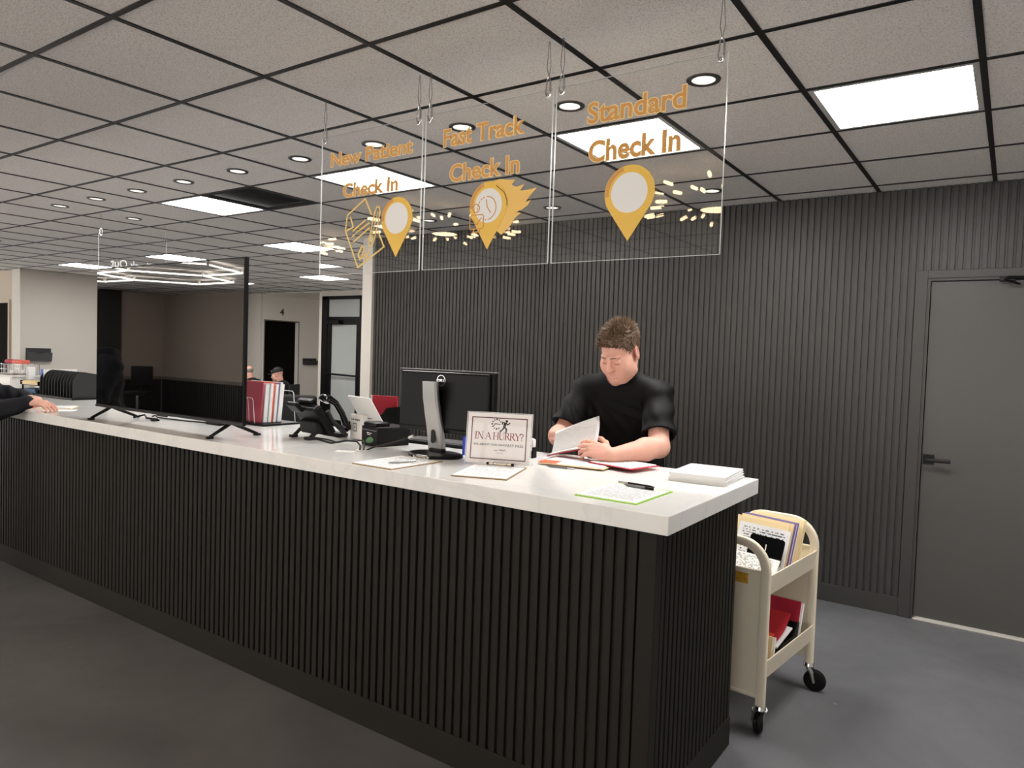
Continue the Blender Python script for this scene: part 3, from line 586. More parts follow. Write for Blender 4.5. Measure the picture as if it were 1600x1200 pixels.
# cables running to the counter grommet
tag(MB().tube([(-2.93, 2.425, Z+.012), (-2.86, 2.44, Z+.004), (-2.74, 2.40, Z+.004), (-2.66, 2.42, Z+.022), (-2.58, 2.42, Z+.026), (-2.52, 2.385, Z+.014), (-2.487, 2.352, Z+.004), (-2.484, 2.345, Z-.0)], .0045, 8).build('phone_cable', MATS['black_matte'], None, True), 'black cable running from the desk phone to the counter grommet', 'cable')
tag(MB().tube([(-2.93, 2.44, Z+.014), (-2.84, 2.475, Z+.004), (-2.74, 2.44, Z+.004), (-2.64, 2.455, Z+.024), (-2.56, 2.44, Z+.03), (-2.50, 2.395, Z+.016), (-2.468, 2.357, Z+.004)], .0035, 8).build('phone_cable', MATS['black_matte'], None, True), 'thinner upper cable arching from the phone past the white stand', 'cable')
tag(MB().tube([(-2.445, 2.355, Z+.004), (-2.42, 2.37, Z+.018), (-2.37, 2.42, Z+.035), (-2.31, 2.44, Z+.055), (-2.27, 2.445, Z+.07)], .004, 8).build('monitor_cable', MATS['black_matte'], None, True), 'black cable rising from the grommet towards the monitor stand', 'cable')
tag(MB().tube([(-2.268, 2.446, Z+.071), (-2.245, 2.45, Z+.082)], .006, 8).build('cable_plug', MATS['white_plastic'], None, True), 'pale plug on the cable end beside the monitor stand', 'plug')
tag(MB().lathe([(.022, .0005), (.034, .0005), (.034, .004), (.024, .004), (.022, .0005)], 28).build('cable_grommet', MATS['white_plastic'], None, loc=(-2.462, 2.352, Z)), 'round white cable grommet in the counter top by the receipt printer', 'grommet')
tag(MB().b2((-.045, -.028, 0), (.045, .028, .002)).build('card', MATS['paper'], None, loc=(-2.49, 2.265, Z+.0002), rotz=.5), 'small white card lying on the counter before the grommet', 'card')

# payment tablet on its stand
t = thing('payment_tablet', 'white payment tablet leaning on a white stand with a square logo', 'tablet', (-2.793, 2.672, Z), -.28)
b = MB(); b.box((0, -.035, .064), (.135, .035, .128), .006); b.box((0, .03, .008), (.13, .12, .016), .005); b.build('stand', MATS['white_plastic'], t)
M_ = SM(-.008, .062, -.0532); b = MB(); b.stroke([(-.019, -.019), (.019, -.019), (.019, .019), (-.019, .019)], .006, .0006, M_, True); b.prism([(-.006, -.006), (.006, -.006), (.006, .006), (-.006, .006)], .0006, M_); b.build('square_logo', mat('logo_grey', (120, 120, 118), rough=.4), t)
b = MB(); M_ = SM(0, .102, -.0532)
for k, (x, w_) in enumerate(((-.048, .008), (-.034, .016), (-.006, .010), (.008, .012), (.022, .010), (.036, .008))): b.prism([(x, -.004), (x+w_, -.004), (x+w_, .004), (x, .004)], .0005, M_)
b.build('card_marks', mat('mark_dark', (72, 70, 76), rough=.5), t)
T = Matrix.Translation((0, .035, .10)) @ Matrix.Rotation(.55, 4, 'X'); b = MB(); b.box((0, 0, .055), (.245, .012, .175), .012, M=T, seg=3); b.build('tablet', MATS['white_plastic'], t, True)
MB().box((0, .0065, .055), (.225, .001, .155), M=T).build('tablet_screen', MATS['gloss_black'], t)
MB().box((-.01, -.0068, .012), (.09, .001, .006), M=T).build('slot', MATS['mark_dark'], t)
# receipt printer
t = thing('receipt_printer', 'black receipt printer with a green leaf mark beside the white tablet', 'printer', (-2.545, 2.575, Z), -.22)
b = MB(); b.box((0, 0, .048), (.148, .185, .096), .006); b.build('body', MATS['black_plastic'], t)
b = MB(); b.box((-.01, -.045, .103), (.115, .085, .026), .010); b.build('paper_cover', MATS['black_plastic'], t, True)
b = MB(); M_ = SM(.005, .03, -.0932); A = [(0.034*math.cos(q)-.004*math.sin(2*q), .015*math.sin(q)+.006*math.cos(q)) for q in [2*PI*k/24 for k in range(24)]]; b.prism(A, .0006, M_); b.build('leaf_mark', mat('leaf_green', (92, 140, 96), rough=.5), t)
b = MB(); M_ = SM(.002, .060, -.0932); b.stroke([(-.022, .004), (-.004, .004)], .005, .0005, M_); b.stroke([(.002, .004), (.022, .003)], .003, .0005, M_); b.stroke([(-.02, -.004), (.008, -.004)], .003, .0005, M_); b.build('label_marks', MATS['sign_white'], t)
MB().box((0, -.0935, .078), (.13, .001, .004)).build('paper_slot', MATS['grey_plastic'], t)
# black file holder with a red folder at the back of the counter
t = thing('file_holder', 'black file holder behind the payment tablet holding a red folder', 'file holder', (-2.83, 2.86, Z), .05)
b = MB(); P = [(-.10, 0), (.10, 0), (.10, .165), (.03, .155), (.0, .12), (-.03, .10), (-.06, .06), (-.10, .04)]
b.prism(P, .003, SM(0, 0, -.025)); b.prism(P, .003, SM(0, 0, .03)); b.b2((-.10, -.028, 0), (.10, .03, .004)); b.b2((.097, -.028, 0), (.10, .03, .165)); b.build('shell', MATS['black_plastic'], t)
slab('folder', .18, .010, .215, MATS['red_folder'], (-2.826, 2.85, Z+.004), .05, 0, 'red folder standing in the black holder behind the tablet', 'folder')
slab('paper_bundle', .16, .008, .213, MATS['paper'], (-2.86, 2.863, Z+.004), .05, 0, 'white papers beside the red folder in the black holder', 'paper bundle')
slab('folder', .15, .004, .213, MATS['manila'], (-2.868, 2.872, Z+.004), .05, 0, 'manila folder at the back of the black holder', 'folder')

# computer monitor seen from behind
t = thing('computer_monitor', 'black computer monitor seen from behind on a silver stand', 'monitor', (-2.125, 2.47, Z), 0)
b = MB(); b.b2((-.278, .052, .098), (.278, .082, .386), .005); b.b2((-.262, .034, .116), (.262, .054, .379), .012); b.build('housing', MATS['black_plastic'], t)
MB().b2((-.270, .0822, .106), (.270, .083, .378)).build('screen', MATS['gloss_black'], t)
MB().b2((-.278, .051, .384), (.278, .083, .3885), .001).build('top_rim', MATS['grey_plastic'], t)
b = MB(); prof = [(.045, .02), (.040, .06), (.028, .12), (.010, .19), (-.006, .26), (-.014, .335)]
L = [(-.042, ) for _ in prof]; n = len(prof)
for i in range(n-1):
    (y0, z0), (y1, z1) = prof[i], prof[i+1]
vs = []
for (y0, z0) in prof:
    k = .04+.006*(1-z0/.335); vs.append([b.bm.verts.new((x, y0+dy, z0)) for x, dy in ((-k, .004), (-k+.006, -.006), (k-.006, -.006), (k, .004), (k, .018), (-k, .018))])
for a, c in zip(vs, vs[1:]):
    for k in range(6): b.bm.faces.new((a[k], a[(k+1) % 6], c[(k+1) % 6], c[k]))
b.bm.faces.new(vs[0][::-1]); b.bm.faces.new(vs[-1]); bmesh.ops.recalc_face_normals(b.bm, faces=b.bm.faces)
col_ = b.build('stand_column', MATS['brushed_silver'], t, True, angle=30); col_.location = (-.03, -.01, 0)
pts = circle(0, 0, .011, 12, a0=0, a1=PI); pts = [(x, y+.02) for x, y in pts]+[(-x, -y-.02) for x, y in pts]
MB().prism(pts, .002, SM(0, .085, .0235)).build('cable_hole', MATS['black_matte'], col_)
b = MB(); b.lathe([(0, .016), (.13, .014), (.138, .008), (.138, 0), (0, 0)], 40, Matrix.Diagonal((1, .72, 1, 1))); b.b2((-.06, .02, .006), (.02, .05, .03), .005); b.build('base', MATS['black_plastic'], t)
MB().b2((-.05, -.01, .25), (-.01, .036, .30), .004).build('hinge', MATS['black_plastic'], t)
b = MB(); b.stroke(circle(0, 0, .024, 32), .0025, .0008, SM(-.008, .340, .0338), True); b.build('logo_ring', MATS['chrome'], t)
text('logo_text', 'DELL', .018, MATS['chrome'], SM(-.008, .334, .0336), t, offset=.0004)
# keyboard, papers and marker behind the monitor
t = thing('keyboard', 'black keyboard behind the monitor, facing the clerk', 'keyboard', (-2.35, 2.80, Z), .06)
MB().box((0, 0, .009), (.44, .14, .018), .005).build('case', MATS['black_plastic'], t)
b = MB()
for r in range(5):
    for c in range(22): b.box((-.205+.0195*c, -.05+.024*r, .020), (.016, .019, .006))
b.build('keys', MATS['grey_plastic'], t)
def sheet_stack(name, w_, d_, h_, m, loc, rz, label, cat, group=None, layers=0, seed=1):
    b = MB(); rn = random.Random(seed); n = max(1, layers or 1)
    for k in range(n):
        b.box((rn.uniform(-.004, .004)*(n > 1), rn.uniform(-.004, .004)*(n > 1), (k+.5)*h_/n), (w_, d_, h_/n*.96), M=Matrix.Rotation(rn.uniform(-.03, .03)*(n > 1), 4, 'Z'))
    return tag(b.build(name, m, None, loc=loc, rotz=rz), label, cat, group)
sheet_stack('paper', .216, .279, .004, MATS['form_print'], (-1.975, 2.79, Z+.0005), .25, 'loose white papers on the counter behind the monitor', 'papers', layers=3)
t = thing('highlighter', 'blue highlighter standing upright behind the monitor', 'marker', (-2.06, 2.60, Z))
MB().lathe([(0, 0), (.012, 0), (.012, .11), (0, .112)], 14).build('barrel', mat('blue_plastic', (34, 62, 190), rough=.35), t, True); MB().lathe([(.0125, .08), (.0125, .145), (0, .147)], 14).build('cap', mat('navy_plastic', (24, 40, 130), rough=.35), t, True)

# acrylic sign holder  (IN A HURRY?)
t = thing('sign_holder', 'acrylic sign holder with the IN A HURRY notice on the counter', 'sign', (-1.775, 2.462, Z+.0012), math.radians(21))
TL = Matrix.Rotation(-.13, 4, 'X'); W_, H_ = .286, .220
b = MB(); b.box((0, -.0045, H_/2), (W_, .002, H_), M=TL); b.box((0, .0015, H_/2), (W_, .002, H_), M=TL); b.b2((-W_/2, -.004, 0), (W_/2, .075, .0022)); b.build('holder', MATS['holder_acrylic'], t)
b = MB(); b.box((0, -.0045, H_-.0006), (W_, .006, .002), M=TL); b.box((-W_/2, -.0015, H_/2), (.0015, .007, H_), M=TL); b.box((W_/2, -.0015, H_/2), (.0015, .007, H_), M=TL); b.build('holder_edge', MATS['frost_edge'], t)
MB().box((0, -.0015, H_/2), (.279, .0012, .214), M=TL).build('notice', mat('notice_paper', (240, 236, 236), rough=.6), t)
ink, red = mat('ink', (26, 24, 26), rough=.6), mat('maroon', (140, 40, 58), rough=.6)
NM = TL @ Matrix.Translation((0, -.0023, 0)) @ STAND
b = MB(); b.stroke([(-.120, .022), (.120, .022), (.120, .197), (-.120, .197)], .0042, .0004, NM, True); b.build('border', mat('border_maroon', (84, 30, 44), rough=.6), t)
def serif(b, ch, x, y, h, M, s=1.0):
    """old-style capitals from strokes: thick stems, thin hairlines, slab serifs; returns advance"""
    tk, tn = .13*h, .05*h
    S = lambda pts, wd: b.stroke([(x+px*h, y+py*h) for px, py in pts], wd, .0004, M)
    sf = lambda cx, cy, l=.16: S([(cx-l, cy), (cx+l, cy)], tn)
    if ch == 'I': S([(.2, .03), (.2, .97)], tk); sf(.2, .02); sf(.2, .98); return .42*h
    if ch == 'N': S([(.16, .03), (.16, .97)], tn); S([(.18, .96), (.78, .04)], tk); S([(.8, .03), (.8, .97)], tn); sf(.14, .02, .13); sf(.08, .98, .1); sf(.8, .98, .13); return .98*h
    if ch == 'A': S([(.08, .03), (.42, .97)], tn); S([(.42, .95), (.76, .04)], tk); S([(.2, .36), (.62, .36)], tn); sf(.08, .02, .1); sf(.76, .02, .13); return .86*h
    if ch == 'H': S([(.16, .03), (.16, .97)], tk); S([(.74, .03), (.74, .97)], tk); S([(.16, .5), (.74, .5)], tn); [sf(a, c) for a in (.16, .74) for c in (.02, .98)]; return .92*h
    if ch == 'U': S([(.18, .97), (.18, .3), (.22, .14), (.32, .05), (.46, .02)], tk); S([(.46, .02), (.62, .05), (.72, .14), (.76, .3), (.76, .97)], tn); sf(.18, .98); sf(.76, .98, .12); return .94*h
    if ch == 'R': S([(.16, .03), (.16, .97)], tk); S([(.16, .96), (.42, .96)], tn); S([(.42, .96), (.54, .9), (.58, .76), (.54, .61), (.42, .53)], tk*.9); S([(.42, .53), (.16, .52)], tn); S([(.36, .52), (.74, .03)], tk); sf(.16, .02); S([(.02, .98), (.2, .98)], tn); S([(.7, .02), (.86, .02)], tn); return .82*h
    if ch == 'Y': S([(.08, .97), (.40, .48)], tk); S([(.74, .97), (.42, .48)], tn); S([(.41, .5), (.41, .03)], tk); sf(.08, .98, .12); sf(.74, .98, .1); sf(.41, .02); return .80*h
    if ch == '?': S([(.06, .74), (.08, .88), (.2, .97), (.36, .95), (.46, .82), (.44, .68), (.32, .54), (.26, .42), (.26, .26)], tk*.8); b.prism(circle(x+.26*h, y+.06*h, .075*h, 14), .0004, M); return .52*h
    return .34*h
b = MB(); x = -.1065
for ch in 'IN A HURRY?': x += serif(b, ch, x, .105, .0305, NM)*.90
b.build('headline', red, t)
text('subline', 'ASK ABOUT OUR NEW', .0118, ink, NM @ Matrix.Translation((-.040, .079, 0)), t, fit=.140); text('subline', 'FAST PASS.', .0165, ink, NM @ Matrix.Translation((.072, .077, 0)), t, fit=.078)
b = MB(); b.stroke([(-.018+.0035*k, .060+.0022*math.sin(2.1*k)) for k in range(6)], .0016, .0004, NM); b.stroke([(.006+.0028*k, .061+.0036*math.sin(1.7*k)) for k in range(11)], .0022, .0004, NM); b.stroke([(-.008, .049), (.022, .049)], .0012, .0004, NM); b.build('signature', mat('pale_ink', (120, 100, 104), rough=.6), t)
b = MB(); cx, cy, r = -.012, .171, .0205
for k, ch in enumerate('XII I II III IV V VI VII VIII IX X XI'.split()):
    if k in (3, 4): continue
    a = PI/2-2*PI*k/12; c, s_ = math.cos(a), math.sin(a); b.stroke([(cx+.88*r*c, cy+.88*r*s_), (cx+1.1*r*c, cy+1.1*r*s_)], .0040 if k % 3 else .006, .0004, NM)
b.stroke([(cx-.016, cy-.012), (cx-.006, cy+.002), (cx+.016, cy-.001)], .0030, .0004, NM)
rx, ry = .028, .169
b.prism(circle(rx+.003, ry+.016, .0055, 16), .0004, NM)
b.stroke([(rx-.003, ry+.007), (rx-.006, ry-.010)], .012, .0004, NM); b.stroke([(rx-.006, ry-.010), (rx+.004, ry-.018), (rx+.002, ry-.032)], .0062, .0004, NM); b.stroke([(rx-.006, ry-.010), (rx-.014, ry-.021), (rx-.024, ry-.030)], .0062, .0004, NM)
b.stroke([(rx, ry+.009), (rx+.008, ry+.001), (rx+.018, ry+.009)], .0046, .0004, NM); b.stroke([(rx-.005, ry+.009), (rx-.014, ry+.011), (rx-.016, ry+.002)], .0046, .0004, NM)
b.build('running_clock', ink, t)

# clipboards
mat('hardboard', (150, 122, 84), rough=.6, var=.15, vscale=60)
def clipboard(loc, rz, label, board='hardboard', m='form_print', clip=True, w_=.222, d_=.312):
    t = thing('clipboard', label, 'clipboard', loc, rz)
    MB().b2((-w_/2, -d_/2, 0), (w_/2, d_/2, .0035), .001).build('board', MATS[board], t)
    MB().b2((-w_/2+.004, -d_/2+.006, .0037), (w_/2-.004, d_/2-.026, .0062)).build('clipped_form', MATS[m], t)
    if clip:
        b = MB(); b.b2((-.055, d_/2-.036, .0062), (.055, d_/2-.012, .010), .002); b.tube([(-.055, d_/2-.014, .012), (.055, d_/2-.014, .012)], .0045, 10); b.tube([(-.03, d_/2-.03, .011), (-.03, d_/2-.008, .018), (.03, d_/2-.008, .018), (.03, d_/2-.03, .011)], .0022, 6)
        c = b.build('clip', MATS['chrome'], t, True)
        for s_ in (-1, 1): MB().cyl((s_*.058, d_/2-.014, .012), (s_*.048, d_/2-.014, .012), .0065, 12).build('clip_end', MATS['black_plastic'], c, True)
    return t
clipboard((-2.095, 2.200, Z), .0, 'brown clipboard with a form and silver pen, before the monitor')
clipboard((-1.683, 2.29, Z), math.radians(20), 'brown clipboard with a form, directly before the IN A HURRY notice')
clipboard((-1.085, 2.268, Z), 0, 'lime green clipboard with printed sheets near the counter corner', 'lime', 'dense_print', False, .228, .305)
def pen(p0, p1, r, body, tip, label, capm=None):
    p0, p1 = Vector(p0), Vector(p1); d = p1-p0; L = d.length; t = thing('pen', label, 'pen', p0, 0); t.rotation_euler = d.to_track_quat('Z', 'Y').to_euler()
    MB().lathe([(0, .002), (.0012, .004), (r*.8, .014), (r, .02), (r, L*.72), (r*.9, L*.72)], 12).build('barrel', MATS[body], t, True)
    MB().lathe([(r*.85, L*.72), (r*1.05, L*.725), (r*1.05, L*.98), (0, L)], 12).build('cap', MATS[capm or tip], t, True)
    MB().tube([(r*1.3, 0, L*.97), (r*1.6, 0, L*.94), (r*1.45, 0, L*.75)], .0011, 6).build('pocket_clip', MATS[tip], t, True)
    return t
pen((-2.076, 2.115, Z+.0118), (-2.035, 2.242, Z+.0118), .0050, 'brushed_silver', 'chrome', 'silver pen lying across the form before the monitor')
pen((-1.030, 2.400, Z+.0115), (-1.186, 2.416, Z+.0115), .0046, 'black_plastic', 'chrome', 'black and silver pen on the lime clipboard, nearer the edge', 'brushed_silver')
pen((-1.145, 2.372, Z+.0115), (-1.02, 2.365, Z+.0115), .0046, 'grey_plastic', 'black_plastic', 'black capped pen on the lime clipboard, nearer the clerk')
# stack of printed forms
t = sheet_stack('paper_stack', .216, .279, .034, MATS['paper'], (-.982, 2.795, Z), .06, 'thick stack of white printed forms at the counter end', 'paper stack', layers=9, seed=3)
MB().b2((-.107, -.139, .0342), (.107, .139, .0352)).build('top_form', MATS['dense_print'], t)
# open charts before the clerk
def folder_flat(loc, rz, m, label, w_=.30, d_=.235, extra=None, rx=0):
    t = thing('folder', label, 'folder', loc, rz)
    MB().b2((-w_/2, -d_/2, 0), (w_/2, d_/2, .0025), .0008).build('cover', MATS[m], t)
    MB().b2((-w_/2+.008, -d_/2+.008, .0027), (w_/2-.012, d_/2-.006, .0062)).build('chart_pages', MATS['form_print'], t)
    if extra: MB().b2((-w_/2+.002, -d_/2+.004, .0064), (-w_/2+.085, -d_/2+.075, .0074)).build('sticker', MATS[extra], t)
    return t
folder_flat((-1.53, 2.738, Z+.0065), .14, 'manila', 'manila chart with orange sticker lying under the raised page', extra='orange_card')
folder_flat((-1.352, 2.80, Z+.0145), -.22, 'red_folder', 'red edged open chart lying before the clerk, right of the manila one', .235, .19)
tag(MB().sheet(lambda u, v: (-.08+.16*u, -.085+.17*v, .004*math.sin(PI*u)), 8, 2, .0012).build('paper', MATS['form_print'], None, loc=(-1.678, 2.862, Z+.0004), rotz=.15), 'loose white papers on the counter beside the stamp', 'papers')
pen((-1.60, 2.572, Z+.0045), (-1.47, 2.598, Z+.0045), .004, 'grey_plastic', 'chrome', 'grey pen lying along the front edge of the manila chart')
# self inking stamp
t = thing('stamp', 'white self inking stamp standing right of the IN A HURRY notice', 'stamp', (-1.80, 2.755, Z), .1)
b = MB(); b.b2((-.022, -.016, .032), (.022, .016, .088), .009); b.build('cap', MATS['white_plastic'], t, True)
b = MB(); b.b2((-.024, -.018, 0), (-.016, .018, .05), .002); b.b2((.016, -.018, 0), (.024, .018, .05), .002); b.b2((-.024, -.018, .0), (.024, .018, .008), .002); b.b2((-.012, -.01, .012), (.012, .01, .03)); b.build('frame', MATS['black_plastic'], t)
MB().lathe([(0, .0), (.004, 0), (.004, .001), (0, .001)], 12, SM(.008, .055, -.0165)).build('button', MATS['black_plastic'], t)

# ------------------------------------------------------------------ far left group on the counter
t = thing('file_sorter', 'black mesh file sorter with arched dividers left of the television', 'file sorter', (-6.32, 2.79, Z), 0)
b = MB(); b.b2((-.30, -.15, 0), (.33, .15, .016), .003); b.build('tray', MATS['black_plastic'], t)
mat('black_mesh', (44, 44, 46), rough=.5, metal=.3)
for k in range(12):
    x = -.27+.052*k; h = .215; P = [(-.13, .012)]+[(-.13+.075*(1-math.cos(a)), h-.095+.095*math.sin(a)) for a in [PI/2*q/8 for q in range(9)]]+[(.13, h-.03), (.13, .012)]
    b = MB(); b.tube([(x, p[0], p[1]) for p in P], .0042, 6); b.prism(P, .0015, Matrix(((0, 0, 1, x), (1, 0, 0, 0), (0, 1, 0, 0), (0, 0, 0, 1)))); b.build('divider', MATS['black_mesh'], t)
slab('paper', .004, .26, .205, MATS['paper'], (-6.56, 2.80, Z+.016), 0, 0, 'white sheet standing in the leftmost slot of the black sorter', 'papers')
t = folder_flat((-5.42, 2.25, Z), .95, 'manila', 'manila chart with red corner under the patient hands', .30, .22, extra='orange_card')
sheet_stack('paper', .30, .21, .003, MATS['paper'], (-5.50, 2.36, Z+.0005), .55, 'white papers beside the manila chart at the patient hands', 'papers', layers=3, seed=8) if False else None
sheet_stack('paper', .18, .12, .0015, MATS['paper'], (-5.16, 2.20, Z+.0003), .9, 'small white leaflet on the counter right of the patient hands', 'papers')
# drawers, basket, blue tray
t = thing('drawer_unit', 'white desktop drawer unit at the far left of the counter', 'drawers', (-7.50, 2.80, Z))
b = MB(); b.b2((-.30, -.12, 0), (.30, .12, .128), .004); b.b2((-.32, -.135, .128), (.32, .135, .14), .003); b.build('body', MATS['white_plastic'], t)
for z0 in (.012, .068):
    d_ = MB().b2((-.28, -.126, z0), (.28, -.12, z0+.05), .002).build('drawer', MATS['white_plastic'], t); MB().b2((-.04, -.132, z0+.02), (.04, -.126, z0+.03), .002).build('handle', MATS['grey_plastic'], d_)
t = thing('wire_basket', 'wire basket with packets on top of the white drawer unit', 'basket', (-7.38, 2.80, Z+.14))
b = MB()
for z in (.003, .05, .095): b.tube([(-.17, -.1, z), (.17, -.1, z), (.17, .1, z), (-.17, .1, z)], .0028, 6, closed=True)
for k in range(9):
    for y in (-.1, .1): b.tube([(-.17+.0425*k, y, .003), (-.17+.0425*k, y, .095)], .0018, 5)
for k in range(5):
    for x in (-.17, .17): b.tube([(x, -.1+.05*k, .003), (x, -.1+.05*k, .095)], .0018, 5)
for k in range(9): b.tube([(-.17+.0425*k, -.1, .003), (-.17+.0425*k, .1, .003)], .0018, 5)
b.build('wire_frame', MATS['chrome'], t)
rn = random.Random(2)
for k, (nm, m, lb) in enumerate((('packet', 'orange_card', 'orange red packet lying across the wire basket'), ('packet', 'pink_red', 'dark red packet at the left end of the wire basket'), ('packet', 'paper', 'white packet lying in the wire basket'))):
    o = MB().box((0, 0, .02), (.17 if k == 0 else .11, .08, .036), .012).build(nm, mat('salmon', (226, 112, 98), rough=.6, var=.3, vscale=30) if k == 0 else MATS[m], None, True, loc=((-7.33, 2.80, Z+.237), (-7.50, 2.80, Z+.237), (-7.42, 2.8, Z+.147))[k], rotz=(.1, .4, 0)[k]); tag(o, lb, 'packet', 'packets in the wire basket')
for k, (dx, lb) in enumerate(((0, 'tall white envelope standing right of the wire basket'), (.035, 'second tall white envelope, leaning right of the basket'))):
    slab('envelope', .010, .05, .22, MATS['paper'], (-7.145+dx*1.2, 2.80, Z), 0, 0, lb, 'envelope')
t = thing('letter_tray', 'two tier letter tray with blue folder left of the black sorter', 'letter tray', (-6.86, 2.80, Z))
b = MB()
for z0 in (.004, .075): b.b2((-.17, -.12, z0), (.17, .12, z0+.004)); b.b2((-.17, .116, z0), (.17, .12, z0+.04)); b.b2((-.17, -.12, z0), (-.166, .12, z0+.035)); b.b2((.166, -.12, z0), (.17, .12, z0+.035))
for x in (-.168, .168):
    for y in (-.1, .1): b.b2((x-.002, y-.006, 0), (x+.002, y+.006, .08))
b.build('trays', MATS['black_plastic'], t)
slab('folder', .24, .012, .125, mat('blue_folder', (84, 118, 205), rough=.5), (-6.90, 2.83, Z+.080), 0, .1, 'blue folder standing in the upper letter tray', 'folder')
sheet_stack('paper', .24, .13, .03, MATS['manila'], (-6.86, 2.745, Z+.0797), .05, 'cream papers lying in the upper letter tray', 'papers', layers=4, seed=5)
sheet_stack('booklet', .25, .2, .035, mat('blue_booklet', (60, 92, 130), rough=.5), (-6.86, 2.79, Z+.0085), -.05, 'dark blue booklets lying in the lower letter tray', 'booklet', layers=2, seed=6)
tag(MB().b2((-.06, -.03, 0), (.06, .03, .055), .004).build('card_box', MATS['white_plastic'], None, loc=(-7.02, 2.60, Z)), 'small white box before the letter tray at far left', 'box')
tag(MB().b2((-.04, -.03, 0), (.04, .03, .06), .004).build('pen_box', MATS['grey_plastic'], None, loc=(-7.25, 2.58, Z)), 'small grey box before the drawer unit at far left', 'box')

# ================================================================== book cart with charts
CA = -math.radians(5.8)
ct = thing('book_cart', 'cream steel book cart with two shelves beside the counter end', 'cart', (-.949, 3.357, 0), CA)
mat('cream_steel', (226, 217, 196), rough=.4, spec=.5)
def frame_sweep(y):
    b = MB(); hw = .18; pts = [(-hw, .13)]; R_ = .115
    pts += [(-hw, .807-R_)]+[(-hw+R_-R_*math.cos(a), .807-R_+R_*math.sin(a)) for a in [PI/2*k/8 for k in range(1, 9)]]
    pts += [(-x, z) for x, z in pts[::-1]]
    n = len(pts); rings = []
    for i, (x, z) in enumerate(pts):
        p, q = pts[max(i-1, 0)], pts[min(i+1, n-1)]; tx, tz = q[0]-p[0], q[1]-p[1]; l = math.hypot(tx, tz); nx, nz = -tz/l, tx/l; R2 = []
        for k in range(12):
            a = 2*PI*k/12; ca, sa = math.cos(a), math.sin(a); e = lambda v: math.copysign(abs(v)**.55, v)
            R2.append(b.bm.verts.new((x+nx*.0205*e(ca), y+.012*e(sa), z+nz*.0205*e(ca))))
        rings.append(R2)
    for a, c in zip(rings, rings[1:]):
        for k in range(12): b.bm.faces.new((a[k], a[(k+1) % 12], c[(k+1) % 12], c[k]))
    b.bm.faces.new(rings[0][::-1]); b.bm.faces.new(rings[-1]); bmesh.ops.recalc_face_normals(b.bm, faces=b.bm.faces)
    return b.build('tube_frame', MATS['cream_steel'], ct, True, angle=50)
for y in (-.30, .30):
    frame_sweep(y); e = MB(); e.b2((-.165, y-.003, .17), (.165, y+.003, .69)); e.tube([(-.165, y, .165), (.165, y, .165)], .010, 10); e.tube([(-.165, y, .69), (.165, y, .69)], .006, 8); e.build('end_panel', MATS['cream_steel'], ct)
for z0, dz in ((.588, .085), (.232, .082)):
    b = MB(); prof = [(-.196, z0+dz), (-.182, z0), (.182, z0), (.196, z0+dz), (.196, z0+dz+.005), (.191, z0+dz+.005), (.178, z0+.004), (-.178, z0+.004), (-.191, z0+dz+.005), (-.196, z0+dz+.005)]
    b.prism(prof, .594, Matrix(((1, 0, 0, 0), (0, 0, 1, -.297), (0, 1, 0, 0), (0, 0, 0, 1)))); b.build('shelf', MATS['cream_steel'], ct)
for (x, y, an) in ((.18, -.30, 2.2), (.18, .30, .1), (-.18, -.30, 1.9), (-.18, .30, .9)):
    off = Vector((math.cos(an), math.sin(an), 0))*.03; cen = Vector((x, y, .051))+off; ax = Vector((-math.sin(an), math.cos(an), 0))
    c = MB(); c.lathe([(0, .132), (.022, .132), (.024, .126), (.026, .118), (.022, .112), (0, .112)], 20, Matrix.Translation((x, y, 0)))
    for s_ in (-1, 1):
        p = Vector((x, y, .115))+ax*s_*.019; q = cen+ax*s_*.019
        c.tube([p, (p+q)/2+Vector((0, 0, .012)), q], [.013, .011, .008], 8)
    c.cyl(cen-ax*.026, cen+ax*.026, .007, 10); cf = c.build('caster_fork', MATS['chrome'], ct, True)
    M_ = Matrix.Translation(cen) @ ax.to_track_quat('Z', 'X').to_matrix().to_4x4()
    MB().lathe([(.018, -.012), (.040, -.013), (.048, -.011), (.051, -.006), (.051, .006), (.048, .011), (.040, .013), (.018, .012)], 32, M_, True).build('caster_wheel', MATS['black_plastic'], cf, True)
lb = MB().b2((-.045, -.3035, .628), (.075, -.3032, .672)).build('property_label', mat('label_gold', (196, 150, 40), rough=.5, var=.6, vscale=90), ct); lb.location = (.03, -.0002, 0)
CB = CA-.19
def on_top(x, y, z=0): p = on_cart(0, .09); c, s_ = math.cos(CB), math.sin(CB); return (p[0]+x*c-(y-.09)*s_, p[1]+x*s_+(y-.09)*c, z)
def on_cart(x, y, z=0): c, s_ = math.cos(CA), math.sin(CA); return (-.949+x*c-y*s_, 3.357+x*s_+y*c, z)
FZ = .595
spec = [(.272, .006, .245, 'manila', .02, .245, 'rearmost manila chart folder on the cart top shelf'), (.272, .005, .243, 'manila', .015, .234, 'second manila chart folder from the back on the cart'), (.262, .010, .225, 'paper', .0, .221, 'white pages between manila and purple folders on the cart'),
        (.272, .004, .236, 'purple_folder', .0, .207, 'purple folder behind the white divider on the cart'), (.266, .004, .228, 'paper', -.002, .200, 'thin white chart between the two purple folders on the cart'), (.272, .004, .236, 'purple_folder', -.005, .193, 'front purple folder on the cart top shelf'),
        (.272, .006, .232, 'manila', -.012, .182, 'manila chart folder just before the purple folders on the cart'), (.272, .006, .226, 'manila', -.03, .168, 'frontmost manila chart folder behind the black card')]
for (w_, d_, h_, m, x, y, lb) in spec:
    slab('folder' if m != 'paper' else 'paper_bundle', w_, d_, h_, MATS[m], on_top(x*.7+.018, y-.125, FZ+.008), CB, .30, lb, 'folder' if m != 'paper' else 'paper bundle', 'charts on the cart top shelf')
